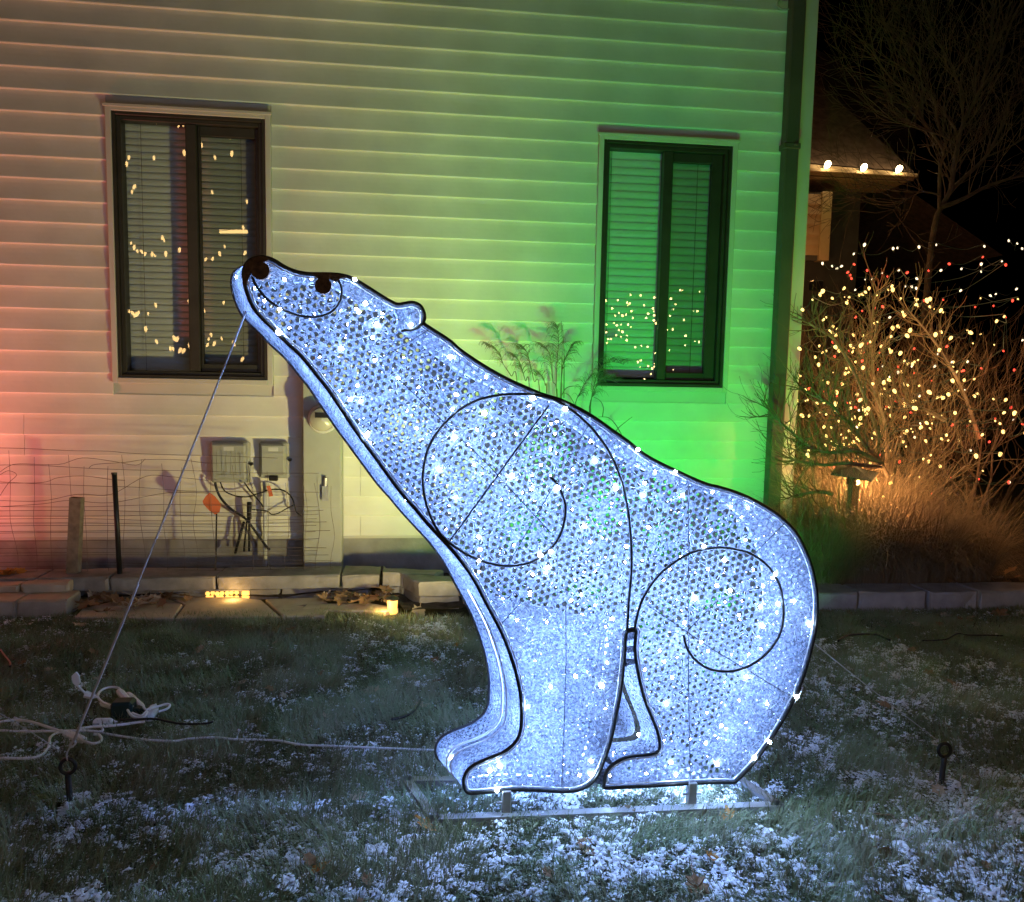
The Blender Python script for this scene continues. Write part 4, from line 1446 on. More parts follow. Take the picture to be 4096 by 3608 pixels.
V[:, 3] = np.stack([bx + dx * r1 - px * .8, by + dy * r1 - py * .8, z1], 1)
V[:, 4] = np.stack([bx + dx * r2, by + dy * r2, z2], 1)
b = (np.arange(NB) * 5)[:, None]
F = np.concatenate([b + np.array([0, 1, 2]), b + np.array([0, 2, 3]), b + np.array([3, 2, 4])], 0)
tag(rawobj("grass_blades", V.reshape(-1, 3), F, M["grass"]), "short matted winter grass covering the lawn", None, None, "stuff")

NS = 560000
sx, sy = lawn_pts(NS)
sv = snow_field(sx, sy)
keep = rng.random(len(sx)) < np.clip(sv * 3.4, 0, .8) + np.clip((sv + .22) * .6, 0, .08)
sx, sy, sv = sx[keep][:260000], sy[keep][:260000], sv[keep][:260000]
NS = len(sx)
sr = (.0016 + .0038 * rng.random(NS) ** 2.4) * (.8 + .9 * np.clip(sv * 5, 0, 1))
sz = .004 + .020 * rng.random(NS) * (.4 + np.clip(sv * 4, 0, 1)) 
octv = np.array([(1, 0, -.3), (0, 1, -.3), (-1, 0, -.3), (0, -1, -.3), (0.1, 0, .8)], float)
octf = np.array([(0, 1, 4), (1, 2, 4), (2, 3, 4), (3, 0, 4)])
ra = rng.random(NS) * 6.28
ca, sa = np.cos(ra), np.sin(ra)
ov = octv[None] * (.7 + .6 * rng.random((NS, 5, 1))) * sr[:, None, None] * np.array([1.5, .85, .62])
V = np.empty((NS, 5, 3), np.float32)
V[:, :, 0] = sx[:, None] + ov[:, :, 0] * ca[:, None] - ov[:, :, 1] * sa[:, None]
V[:, :, 1] = sy[:, None] + ov[:, :, 0] * sa[:, None] + ov[:, :, 1] * ca[:, None]
V[:, :, 2] = sz[:, None] + ov[:, :, 2]
F = ((np.arange(NS) * 5)[:, None, None] + octf[None]).reshape(-1, 3)
tag(rawobj("snow_crumbs", V.reshape(-1, 3), F, M["snow"], smooth=True), "thin broken crust of snow crumbs lying between the grass", None, None, "stuff")

# =================================================================== fallen leaves
def leaf_mesh(name, m, seed):
    r = random.Random(seed)
    pts = [(0, -.5), (.16, -.42), (.42, -.38), (.30, -.20), (.52, -.02), (.34, .06), (.40, .30), (.18, .24), (.06, .56), (0, .62)]
    lobe = [(x * r.uniform(.8, 1.15), y * r.uniform(.9, 1.1)) for x, y in pts]
    lobe = lobe + [(-x * r.uniform(.8, 1.1), y) for x, y in reversed(lobe[1:-1])]
    curl = r.uniform(.25, .9)
    V = [(0, 0.02, .02)] + [(x, y, curl * (x * x * .9 + .35 * y * y) + r.uniform(-.03, .05)) for x, y in lobe]
    n = len(lobe)
    g = MB()
    g.add(V, [(0, 1 + i, 1 + (i + 1) % n) for i in range(n)])
    g.tube([(0, -.48, .03), (0.03, -.75, .06), (.0, -.95, .02)], .018, 4)
    return g.mesh(name, m)


LM = {k: [leaf_mesh("fallen_leaf", M[k], s) for s in range(3)] for k in ("leaf", "leafpale", "leaforange")}


def put_leaf(p, size, kind, label, group):
    o = inst("fallen_leaf", rnd.choice(LM[kind]), (p[0], p[1], p[2] + .022), None, rot=(rnd.uniform(-.5, .5), rnd.uniform(-.5, .5), rnd.uniform(0, 6.28)), scale=size)
    tag(o, label, "leaf", group)


ORD = ['first', 'second', 'third', 'fourth', 'fifth', 'sixth', 'seventh', 'eighth', 'ninth', 'tenth', 'eleventh', 'twelfth']
NAMED = [
    ((852,1660), .085, "leaforange", "orange-brown leaf on snow by the front left corner of the bear's base frame"),
    ((1452,1640), .06, "leaforange", "orange leaf lying just in front of the right base post"),
    ((1250,1633), .05, "leafpale", "tan leaf against the front bar of the base frame"),
    ((1165,1695), .055, "leaf", "curled brown leaf on snow below the middle of the bear"),
    ((1390,1787), .075, "leaf", "large brown leaf at the bottom picture edge"),
    ((740,1388), .085, "leafpale", "pale leaf in the dark grass left of the bear's paws"),
    ((842,1418), .06, "leafpale", "small pale leaf nearest the bear's rear paw on the left"),
    ((714,1602), .06, "leafpale", "pale grey leaf on snow in the lower left lawn"),
    ((1085,1640), .035, "leaforange", "small orange leaf below the left base post"),
    ((1420,1725), .045, "leaforange", "small yellow-orange leaf low on the lawn right of centre"),
    ((1872,1590), .055, "leafpale", "pale leaf at the foot of the right stake"),
    ((1760,1640), .07, "leaf", "dark curled leaf on the lawn at lower right"),
    ((620,1730), .05, "leaf", "red-brown leaf in the lower left lawn"),
    ((640,1745), .06, "leaforange", "rusty leaf beside the red-brown one, lower left"),
    ((1060,1568), .05, "leafpale", "pale leaf standing beside the near paw inside the base frame"),
    ((810,1580), .06, "leafpale", "pale leaf by the rear left corner of the base frame"),
    ((835,1230), .11, "leafpale", "large pale leaf lying before the stepped stones"),
    ((910,1295), .04, "leaforange", "small upright orange leaf in the dark lawn left of the bear"),
    ((1890,1238), .07, "leafpale", "pale leaf below the right stone edging"),
    ((1650,1228), .1, "leaf", "brown leaf heap piece against the right edging beside the rump"),
    ((1995,1232), .1, "leaf", "tall brown leaf leaning on the right edging joint"),
    ((100,1345), .05, "leafpale", "pale leaf near the left picture edge"),
    ((205,1228), .09, "leaf", "brown leaf on the left flagstone"),
    ((350,1222), .05, "leaf", "small dark leaf alone on the pale flagstone"),
    ((160,1255), .08, "leafpale", "pale leaf under the left block pile"),
]
for (x, y), s, kd, lab in NAMED:
    pass
NP = [(0.036,2.382,0.0),(1.024,2.354,0.0),(0.694,2.403,0.0),(0.517,2.246,0.0),(0.791,2.005,0.0),(-0.206,3.474,0.0),(0.024,3.296,0.0),(-0.195,2.573,0.0),(0.417,2.406,0.0),(0.887,2.138,0.0),(1.836,2.441,0.0),(1.541,2.309,0.0),(-0.306,2.232,0.0),(-0.273,2.194,0.0),(0.409,2.635,0.0),(-0.034,2.631,0.0),(0.007,4.64,0.0),(0.207,4.058,-0.0),(3.263,4.374,0.0),(2.551,4.516,0.0),(3.649,4.413,0.0),(-1.734,3.838,0.0),(-1.848,4.765,0.0),(-1.447,4.802,0.0),(-1.874,4.516,0.0)]
for (q, s, kd, lab), p in zip(NAMED, NP):
    put_leaf(p, s, kd, lab, "fallen leaves with a place of their own")
for (x0, x1, y0, y1, n, z, lab, grp) in (
        (-2.1, -1.5, 4.78, 4.98, 26, .03, "brown leaf in the drift at the left end of the flagstones", "leaves drifted at the left end of the flagstones"),
        (-0.62, -0.14, 4.78, 5.02, 30, .03, "tan leaf in the drift left of the small garden lamp", "leaves drifted beside the small garden lamp"),
        (-1.75, -1.4, 4.9, 4.99, 7, .03, "brown leaf at the foot of the edging between the flagstones", "leaves at the foot of the long edging"),
        (-2.6, -0.5, 5.26, 5.45, 40, .07, "brown leaf in the dark bed under the utility boxes", "leaves in the dark bed under the boxes"),
        (-0.45, 0.6, 4.95, 5.4, 14, .06, "brown leaf in the bed right of the meter column", "leaves in the bed beside the meter column"),
        (3.4, 4.6, 4.85, 5.2, 22, .08, "brown leaf among the dry grasses at the right edge", "leaves among the right grasses"),
        (2.2, 3.9, 4.2, 4.5, 16, .0, "tan leaf scattered on the lawn before the right edging", "leaves on the lawn before the right edging"),
        (1.8, 3.0, 2.6, 4.1, 16, .0, "small brown leaf scattered over the dark lawn right of the bear", "leaves on the dark lawn right of the bear"),
        (-2.2, 0.1, 2.9, 4.6, 22, .0, "small brown leaf scattered over the dark lawn left of the bear", "leaves on the dark lawn left of the bear"),
        (-1.1, 1.7, 1.8, 2.3, 12, .0, "small brown leaf scattered over the snowy foreground", "leaves on the snowy foreground")):
    spots = sorted(((rnd.uniform(x0, x1), rnd.uniform(y0, y1)) for i in range(n)), key=lambda q: q[0] / q[1])
    for i, (lx, ly) in enumerate(spots):
        if not z:
            lab_i = lab + ", " + ORD[i] + " from the left" if i < len(spots) / 2 else lab + ", " + ORD[len(spots) - 1 - i] + " from the right"
        else:
            lab_i = lab
        put_leaf((lx, ly, z), rnd.uniform(.035, .075) * (1.5 if z else .9), rnd.choice(("leaf", "leaf", "leafpale")), lab_i, grp)
# orange leaf cluster at far left
for i in range(6):
    put_leaf((-2.52 + rnd.uniform(-.08, .05), 5.14 + rnd.uniform(-.05, .05), .15), rnd.uniform(.06, .1), "leaforange", "orange leaf heaped on the stones at the left picture edge", "orange leaves at the left picture edge")

# =================================================================== plume grass behind the bear
pg = thing("plume_grass", (1.0, 5.2, .05), "tall feathery dried plume grass rising behind the bear's back", "plume grass")
PL = [
    [(0.674,5.35,1.366),(0.625,5.35,1.459),(0.57,5.35,1.539),(0.545,5.35,1.609),(0.498,5.35,1.642),(0.451,5.35,1.661)],
    [(0.761,5.37,1.332),(0.729,5.37,1.426),(0.71,5.37,1.484),(0.691,5.37,1.542),(0.66,5.37,1.583),(0.637,5.37,1.588)],
    [(0.827,5.33,1.31),(0.783,5.33,1.427),(0.757,5.33,1.531),(0.731,5.33,1.618),(0.701,5.33,1.641),(0.666,5.33,1.643)],
    [(0.955,5.37,1.252),(0.921,5.37,1.429),(0.906,5.37,1.547),(0.892,5.37,1.617),(0.861,5.37,1.651),(0.831,5.37,1.662)],
    [(0.95,5.34,1.253),(0.941,5.34,1.371),(0.942,5.34,1.547),(0.948,5.34,1.693),(0.943,5.34,1.769),(0.936,5.34,1.803)],
    [(0.981,5.38,1.252),(0.983,5.38,1.43),(0.992,5.38,1.549),(1.02,5.38,1.62),(1.043,5.38,1.668),(1.055,5.38,1.671)],
    [(0.882,5.37,1.28),(0.867,5.37,1.399),(0.848,5.37,1.457),(0.817,5.37,1.474),(0.794,5.37,1.462)],
    [(1.081,5.35,1.165),(1.083,5.35,1.284),(1.112,5.35,1.356),(1.146,5.35,1.422),(1.175,5.35,1.464)],
    [(1.181,5.33,1.108),(1.183,5.33,1.257),(1.198,5.33,1.375),(1.225,5.33,1.482),(1.277,5.33,1.554),(1.349,5.33,1.567),(1.411,5.33,1.551)],
    [(1.179,5.35,1.106),(1.181,5.35,1.256),(1.203,5.35,1.345),(1.243,5.35,1.435),(1.309,5.35,1.448),(1.383,5.35,1.42)],
]


def plume(pts, n, side, seed):
    r = random.Random(seed)
    base = (pts[0][0] + (1.0 - pts[0][0]) * .25, pts[0][1], .05)
    c = catmull([base] + list(pts), 8)
    g = MB()
    g.tube(c, np.linspace(.0042, .0014, len(c)), 5)
    stem = obj("plume_stem", g, M["plume"], pg)
    g = MB()
    m = len(c)
    for i in range(n):
        t = r.uniform(.45, 1.0)
        p = c[int(t * (m - 1))]
        L = r.uniform(.06, .15) * (1.15 - .5 * t)
        sd = side * r.uniform(.5, 1) if r.random() < .75 else -side * r.uniform(.3, .7)
        d1 = np.array([sd * .55, r.uniform(-.3, .3), .55])
        q = [p, p + d1 * L * .5, p + d1 * L * .8 + np.array([sd * L * .3, 0, -L * .05]), p + np.array([sd * L * .95, r.uniform(-.2, .2) * L, L * .1])]
        g.tube(catmull(q, 2), np.linspace(.0016, .0007, 7), 3, caps=False)
    o = obj("plume_head", g, M["plume"], pg)


for i, (p, n, sd) in enumerate(zip(PL, (60, 55, 60, 60, 80, 60, 40, 40, 80, 60), (-1, -1, -1, -1, -1, 1, -1, 1, 1, 1))):
    plume(p, n, sd, i)
for p in ([(0.98,5.34,1.253),(0.975,5.34,1.489),(0.975,5.34,1.665),(0.965,5.34,1.839)], [(0.998,5.35,1.312),(0.991,5.35,1.607),(0.976,5.35,1.811)], [(1.34,5.32,1.02),(1.374,5.32,1.099),(1.433,5.32,1.153),(1.481,5.32,1.19)],
          [(1.43,5.34,1.032),(1.372,5.34,1.127),(1.315,5.34,1.18),(1.242,5.34,1.185)], [(1.272,5.34,1.186),(1.276,5.34,1.252),(1.251,5.34,1.299),(1.207,5.34,1.322)], [(0.972,5.34,1.312),(1.007,5.34,1.378),(1.06,5.34,1.396),(1.121,5.34,1.392)], [(1.115,5.34,1.172),(1.095,5.34,1.225),(1.038,5.34,1.325),(0.995,5.34,1.348)]):
    g = MB()
    c = catmull(p, 5)
    g.tube(c, np.linspace(.0036, .0015, len(c)), 4)
    obj("grass_blade", g, M["plume"], pg)


# =================================================================== woody plants at the right
def grow(g, p, d, L, r, depth, rs, spread=.6, up=.12, nseg=5, kids=(2, 4), taper=.55, minr=.0014, wob=.16):
    pts, rad = [p.copy()], [r]
    d = d / np.linalg.norm(d)
    for i in range(nseg):
        d = d + np.array([rs.gauss(0, wob), rs.gauss(0, wob), rs.gauss(0, wob) + up])
        d /= np.linalg.norm(d)
        p = p + d * L / nseg
        pts.append(p.copy())
        rad.append(max(minr, r * (1 - (1 - taper) * (i + 1) / nseg)))
    g.tube(pts, rad, 6 if r > .012 else (4 if r > .004 else 3), caps=False)
    if depth <= 0:
        return
    for i in range(rs.randint(*kids)):
        k = rs.randint(2, nseg)
        a = rs.uniform(0, 6.28)
        ax = np.cross(d, np.array([math.cos(a), math.sin(a), .3]))
        ax /= max(np.linalg.norm(ax), 1e-6)
        dd = d * math.cos(spread) + ax * math.sin(spread) * rs.uniform(.6, 1.3)
        grow(g, pts[k], dd, L * rs.uniform(.5, .78), max(minr, rad[k] * rs.uniform(.5, .75)), depth - 1, rs, spread, up, max(3, nseg - 1), kids, taper, minr, wob)


def shrub(base, n, L, r, seed, label, name="bare_shrub", depth=4, lean=.55, mt="twig", group=None, extra=()):
    rs = random.Random(seed)
    t = thing(name, base, label, "shrub", group)
    g = MB()
    gc = MB()
    b = np.array(base)
    for i in range(n):
        a = rs.uniform(0, 6.28)
        d = np.array([math.cos(a) * lean * rs.uniform(.3, 1.2), math.sin(a) * lean * rs.uniform(.3, 1.2), 1.0])
        p = b + np.array([math.cos(a), math.sin(a), 0]) * .06
        pts, rad = [p.copy()], [r]
        d /= np.linalg.norm(d)
        for k in range(5):
            d = d + np.array([rs.gauss(0, .1), rs.gauss(0, .1), .02])
            d /= np.linalg.norm(d)
            p = p + d * L / 5
            pts.append(p.copy())
            rad.append(r * (1 - .12 * (k + 1)))
        g.tube(pts, rad, 6, caps=False)
        for k in range(2, 6):
            for q in range(2):
                a2 = rs.uniform(0, 6.28)
                dd = d * .7 + np.array([math.cos(a2), math.sin(a2), rs.uniform(-.2, .5)]) * .7
                grow(gc, pts[k], dd, L * rs.uniform(.35, .6), rad[k] * .6, depth - 2, rs)
    for pts in extra:
        c = catmull(pts, 5)
        g.tube(c, np.linspace(r * 1.1, r * .35, len(c)), 6, caps=False)
        for k in range(4, len(c)):
            for q in range(2):
                a2 = rs.uniform(0, 6.28)
                dd = (c[k] - c[k - 1]) / np.linalg.norm(c[k] - c[k - 1]) * .5 + np.array([math.cos(a2) * .8, math.sin(a2) * .4, rs.uniform(-.6, .9)]) * .7
                grow(gc, c[k], dd, rs.uniform(.12, .32), r * .28, 1, rs)
    obj("stems", g, M["bark"], t, smooth=True)
    obj("twigs", gc, M[mt], t)
    return t


EX = [[(3.366,5.25,0.794),(3.301,5.25,0.893),(3.188,5.25,1.003),(3.099,5.25,1.123),(2.988,5.25,1.22),(2.891,5.25,1.305),(2.774,5.25,1.357),(2.668,5.25,1.404)],
      [(3.282,5.2,0.888),(3.09,5.2,0.974),(2.907,5.2,0.962),(2.781,5.2,0.982),(2.687,5.2,1.036),(2.51,5.2,1.173),(2.462,5.2,1.226)],
      [(3.527,5.5,0.763),(3.491,5.5,1.098),(3.429,5.5,1.293),(3.318,5.5,1.496),(3.286,5.5,1.608)],
      [(3.546,5.6,1.033),(3.448,5.6,1.382),(3.404,5.6,1.67),(3.376,5.6,1.898),(3.409,5.6,2.149)],
      [(3.968,5.5,1.185),(3.8,5.5,1.264),(3.687,5.5,1.297),(3.559,5.5,1.363)],
      [(3.383,5.4,1.048),(3.175,5.4,1.494),(2.993,5.4,1.755),(2.896,5.4,1.818),(2.776,5.4,1.88)],
      [(4.411,5.7,1.034),(4.251,5.7,1.393),(4.047,5.7,1.699),(3.893,5.7,1.872),(3.743,5.7,2.019)],
      [(3.284,5.2,0.855),(3.027,5.2,0.886),(2.844,5.2,0.874),(2.626,5.2,0.905),(2.59,5.2,0.948)],
      [(2.869,5.1,0.682),(2.767,5.1,0.698),(2.634,5.1,0.676),(2.568,5.1,0.66)]]
SHR = "bare twiggy shrubs strung with lights"
shrub((3.55, 5.75, .05), 9, 1.0, .016, 5, "bare shrub with green-lit branches reaching toward the house corner, strung with lights", extra=EX, group=SHR)
shrub((4.55, 6.1, .05), 9, 1.1, .015, 8, "bare reddish shrub strung with lights at the right picture edge", group=SHR)
shrub((3.5, 6.7, .05), 9, 1.15, .015, 12, "dark bare shrub farther back behind the path light, strung with lights", group=SHR)
shrub((5.6, 7.0, .05), 9, 1.35, .016, 15, "tall bare shrub at the far right behind the others", group=SHR)
shrub((4.7, 7.6, .05), 8, 1.4, .016, 19, "upright bare shrub below the slender tree", group=SHR)

# slender bare tree
rs = random.Random(33)
tr = thing("bare_tree", (5.0, 8.0, 0), "slender bare tree standing against the black sky at the right", "tree")
LIM = [
    ([(5.459,8.0,2.715),(5.467,8.0,2.958),(5.499,8.0,3.232),(5.544,8.0,3.346),(5.636,8.0,3.526),(5.659,8.0,3.686),(5.687,8.0,4.005),(5.738,8.0,4.244),(5.888,8.0,4.566),(5.968,8.0,4.883),(5.984,8.0,5.117),(5.976,8.0,5.425),(5.976,8.0,5.624)], .036),
    ([(5.474,7.9,3.322),(5.729,7.9,3.429),(5.982,7.9,3.567),(6.24,7.9,3.658),(6.402,7.9,3.698),(6.677,7.9,3.759)], .026),
    ([(5.706,8.1,3.552),(5.94,8.1,3.773),(6.09,8.1,3.925),(6.245,8.1,4.223),(6.327,8.1,4.532),(6.463,8.1,4.635),(6.572,8.1,4.833)], .026),
    ([(5.529,8.0,3.313),(5.503,8.0,3.758),(5.535,8.0,3.918),(5.399,8.0,4.1),(5.266,8.0,4.249),(5.164,8.0,4.461),(4.912,8.0,4.616),(4.709,8.0,4.833),(4.649,8.0,4.981)], .02),
    ([(5.722,8.05,4.021),(5.692,8.05,4.178),(5.576,8.05,4.313),(5.516,8.05,4.404)], .012),
    ([(5.465,7.9,3.448),(5.341,7.9,3.474),(5.22,7.9,3.468),(5.071,7.9,3.383),(4.94,7.9,3.283)], .011),
    ([(5.81,8.1,4.279),(5.75,8.1,4.593),(5.664,8.1,4.776),(5.485,8.1,5.046),(5.408,8.1,5.134)], .014),
    ([(5.651,7.95,3.989),(5.506,7.95,4.059),(5.417,7.95,4.086),(5.188,7.95,4.136),(4.944,7.95,4.184)], .011),
    ([(5.888,8.0,4.566),(6.08,8.0,4.812),(6.13,8.0,5.049),(6.242,8.0,5.397),(6.336,8.0,5.528)], .014),
    ([(6.09,8.1,3.925),(6.368,8.1,4.053),(6.541,8.1,4.159),(6.708,8.1,4.329)], .012),
    ([(5.266,8.0,4.249),(5.245,8.0,4.528),(5.192,8.0,4.787),(5.194,8.0,4.987)], .009),
    ([(5.164,8.0,4.461),(5.204,8.0,4.618),(5.041,8.0,4.731),(4.881,8.0,4.813)], .008),
]
gt, gc = MB(), MB()
for i, (pts, r) in enumerate(LIM):
    if i == 0:
        pts = [(pts[0][0] - .1, 8.0, 0.0)] + list(pts)
    c = catmull(pts, 5)
    (gt if i == 0 else gc).tube(c, np.linspace(r, max(.006, r * .25), len(c)), 7, caps=False)
    for k in range(6 if i else 22, len(c), 2):
        for q in range(2):
            a = rs.uniform(0, 6.28)
            t_ = c[k] - c[k - 1]
            t_ /= np.linalg.norm(t_)
            dd = t_ * .8 + np.array([math.cos(a) * .75, math.sin(a) * .5, .25])
            grow(gc, c[k], dd, rs.uniform(.3, .85), max(.005, r * .22), 2, rs, minr=.0022, wob=.13, up=.05)
obj("trunk", gt, M["treebark"], tr, smooth=True)
obj("crown", gc, M["treebark"], tr)


# ornamental grass clumps
def clump(base, n, L, rad, seed, label, mt="straw"):
    rs = np.random.default_rng(seed)
    t = thing("ornamental_grass", base, label, "ornamental grass", "dry ornamental grasses behind the right edging")
    a = rs.random(n) * 6.283
    rr = rad * np.sqrt(rs.random(n)) * .5
    x0, y0 = base[0] + np.cos(a) * rr, base[1] + np.sin(a) * rr
    a2 = a + rs.normal(0, .7, n)
    Ln = L * rs.uniform(.55, 1.1, n)
    arch = rs.uniform(.25, 1.5, n)
    K = 6
    V = np.empty((n, (K + 1) * 2, 3), np.float32)
    x, y, z = x0.copy(), y0.copy(), np.full(n, base[2])
    th = rs.uniform(.02, .35, n)
    w = rs.uniform(.0009, .0014, n) + .0024 * rs.random(n) ** 5
    cv = rs.normal(0, .30, n)
    for k in range(K + 1):
        wk = w * (1 - .75 * k / K)
        V[:, 2 * k] = np.stack([x - np.sin(a2) * wk, y + np.cos(a2) * wk, z], 1)
        V[:, 2 * k + 1] = np.stack([x + np.sin(a2) * wk, y - np.cos(a2) * wk, z], 1)
        x = x + np.cos(a2) * np.sin(th) * Ln / K
        y = y + np.sin(a2) * np.sin(th) * Ln / K
        z = np.maximum(z + np.cos(th) * Ln / K, .03)
        th = th + arch / K * 1.7
        a2 = a2 + cv
    q = np.arange(K)
    F = np.stack([2 * q, 2 * q + 1, 2 * q + 3, 2 * q + 2], 1)
    F = ((np.arange(n) * (K + 1) * 2)[:, None, None] + F[None]).reshape(-1, 4)
    o = rawobj("grass_leaves", V.reshape(-1, 3), F, M[mt], t)
    o["kind"] = "stuff"


clump((2.66, 5.02, .05), 3000, .62, .5, 1, "low brown ornamental grass clump nearest the bear's rump")
clump((3.10, 5.14, .05), 4600, .92, .6, 2, "tallest amber-lit ornamental grass clump under the path light")
clump((3.42, 5.08, .05), 3800, .78, .55, 3, "brown ornamental grass clump in the middle of the right edging")
clump((3.84, 5.15, .05), 2600, .7, .5, 4, "darker sparse ornamental grass clump at the right picture edge")
clump((3.25, 5.55, .05), 2600, 1.1, .45, 5, "upright reddish ornamental grass clump behind the others")
clump((3.26, 5.34, .05), 2600, .95, .5, 7, "tall amber-lit ornamental grass clump right behind the path light")
clump((2.35, 5.0, .05), 1500, .5, .4, 6, "small brown ornamental grass clump hidden behind the rump")

# path light with square hat
pl = thing("path_light", (3.08, 5.12, .05), "dark bronze path light with wide square pyramid hat glowing over the dry grass", "path light")
cz = (3.036,0.819)
g = MB()
hw = .19
V = []
for s_, z_ in ((1, 0), (1, .008), (.06, .05)):
    V += [(cz[0] + s_ * hw * math.cos(a), 5.12 + s_ * hw * math.sin(a), cz[1] + z_ + .16 * s_ * hw * math.sin(a)) for a in (0.1, .1 + math.pi / 2, .1 + math.pi, .1 - math.pi / 2)]
g.add(V, [(3, 2, 1, 0)] + [(i + 4 * k, (i + 1) % 4 + 4 * k, (i + 1) % 4 + 4 * k + 4, i + 4 * k + 4) for k in range(2) for i in range(4)] + [(8, 9, 10, 11)])
obj("lamp_hat", g, M["frame"], pl)
g = MB()
for dx_ in (-.026, .026):
    for dy_ in (-.026, .026):
        g.bbox(cz[0] + dx_ - .006, cz[0] + dx_ + .006, 5.12 + dy_ - .006, 5.12 + dy_ + .006, cz[1] - .07, cz[1] - .001, .002)
obj("lamp_cage", g, M["downspout"], pl)
g = MB()
g.bbox(cz[0] - .03, cz[0] + .03, 5.09, 5.15, .02, cz[1] - .07, .004)
obj("lamp_post", g, M["downspout"], pl)
g = MB()
g.bbox(cz[0] - .036, cz[0] - .031, 5.12 - .034, 5.12 + .034, cz[1] - .075, cz[1] - .002, .001)
g.bbox(cz[0] - .031, cz[0] + .0, 5.12 - .038, 5.12 - .034, cz[1] - .075, cz[1] - .002, .001)
obj("added_lamp_shield", g, M["frame"], pl)  # plates added to block the lamp's spill toward the house wall
g = MB()
g.lathe([(.014, -.065), (.016, -.03), (.008, -.012)], (cz[0], 5.12, cz[1]), 10)
obj("lamp_bulb", g, M["bulbwarm"], pl)
lamp("path_lamp", 'POINT', (cz[0] + .022, 5.10, cz[1] - .05), 30, (1, .50, .17), pl, .012)
lamp("path_lamp", 'POINT', (cz[0] + .022, 5.14, cz[1] - .05), 30, (1, .50, .17), pl, .012)

# ------------------------------------------------------------------ string lights in the shrubs
def bulb_mesh(name, m, r, l):
    g = MB()
    g.lathe([(r * .3, l * .5), (r * .9, l * .3), (r, 0), (r * .7, -l * .35), (r * .1, -l * .55)], (0, 0, 0), 8)
    return g.mesh(name, m, smooth=True)


BM = {k: bulb_mesh("light_bulb", M[k], r, l) for k, r, l in (("bulbwarm", .011, .03), ("bulbwhite", .010, .028), ("bulbred", .012, .034))}


def strings(pix3, kind, lab, smin, smax):
    s = thing("string_lights", (3.6, 5.9, .05), lab, "string lights", "light strings in the bare shrubs")
    g = MB()
    prev = None
    for P in pix3:
        inst("light_bulb", BM[kind], P, s, rot=(rnd.uniform(-.9, .9), rnd.uniform(-.9, .9), rnd.uniform(0, 6)), scale=rnd.uniform(smin, smax))
        P = np.array(P)
        if prev is not None and np.linalg.norm(P - prev) < .9:
            mid = (P + prev) / 2 + np.array([rnd.uniform(-.03, .03), rnd.uniform(-.04, .04), -.03])
            g.tube(catmull([prev + np.array([0, 0, .018]), mid, P + np.array([0, 0, .018])], 4), .0024, 4, caps=False)
        prev = P
    obj("light_wire", g, M["green_plastic"], s)
    return s


WARM3 = [(2.793,5.25,2.087),(3.091,5.657,2.088),(3.208,6.064,2.161),(3.018,5.371,2.129),(3.375,5.778,2.132),(3.639,6.185,2.187),(3.256,5.492,2.122),(3.525,5.899,2.202),(3.868,6.306,2.213),(3.419,5.613,2.117),(3.763,6.02,2.211),(3.357,5.327,2.151),(3.622,5.734,2.176),(3.951,6.141,2.155),(3.638,5.448,2.074),(3.89,5.855,2.132),(4.192,6.262,2.116),(3.715,5.569,2.053),(4.103,5.976,2.144),(3.604,5.283,2.052),(3.911,5.69,2.052),(4.226,6.097,2.078),(3.801,5.404,1.997),(4.108,5.811,2.024),(4.728,6.218,2.192),(4.509,5.525,2.113),(3.343,5.932,2.134),(3.614,6.339,2.176),(3.203,5.646,2.056),(3.44,6.053,2.119),(2.92,5.36,1.827),(3.171,5.767,1.886),(3.432,6.174,1.899),(3.035,5.481,1.804),(3.227,5.888,1.853),(3.65,6.295,1.86),(3.322,5.602,1.811),(3.958,6.009,1.884),(3.492,5.316,1.801),(3.782,5.723,1.87),(4.325,6.13,1.894),(3.795,5.437,1.823),(4.38,5.844,1.874),(4.778,6.251,1.893),(4.139,5.558,1.87),(3.438,5.965,1.753),(3.114,5.272,1.72),(3.366,5.679,1.753),(3.775,6.086,1.76),(3.498,5.393,1.678),(3.914,5.8,1.645),(4.879,6.207,1.803),(3.974,5.514,1.806),(4.465,5.921,1.794),(3.503,6.328,1.542),(3.222,5.635,1.563),(3.481,6.042,1.578),(3.078,5.349,1.53),(3.287,5.756,1.53),(3.621,6.163,1.54),(3.259,5.47,1.568),(3.399,5.877,1.563),(4.136,6.284,1.457),(3.341,5.591,1.421),(3.747,5.998,1.366),(3.686,5.305,1.398),(4.075,5.712,1.36),(4.331,6.119,1.347),(3.925,5.426,1.383),(4.446,5.833,1.369),(4.783,6.24,1.384),(4.491,5.547,1.348),(4.137,5.954,1.211),(3.546,5.261,1.282),(3.511,5.668,1.069),(3.604,6.075,1.002),(2.998,5.382,1.029),(3.302,5.789,0.991),(3.406,6.196,0.926),(2.973,5.503,0.944),(2.674,5.1,0.951),(4.694,6.317,0.973),(4.544,5.624,0.92),(4.724,6.031,0.739),(4.258,5.338,1.961),(4.52,5.745,1.962),(3.954,6.152,1.93),(3.344,5.459,1.905),(3.569,5.866,1.926),(3.984,6.273,1.925),(3.536,5.58,1.81),(3.229,5.987,1.973),(2.834,5.294,1.896),(3.708,5.701,1.983),(3.987,6.108,2.019),(3.509,5.415,1.978),(2.645,5.1,2.011),(2.578,5.1,1.942),(2.571,5.1,1.68),(3.221,5.943,1.705),(2.913,5.25,1.704),(3.478,5.657,0.61),(3.738,6.064,0.505),(3.425,5.371,0.619),(3.724,5.778,0.544),(4.208,6.185,0.506),(3.55,5.492,0.705),(3.673,5.899,0.668),(4.085,6.306,0.675),(3.866,5.613,0.738),(4.325,6.02,0.777)]
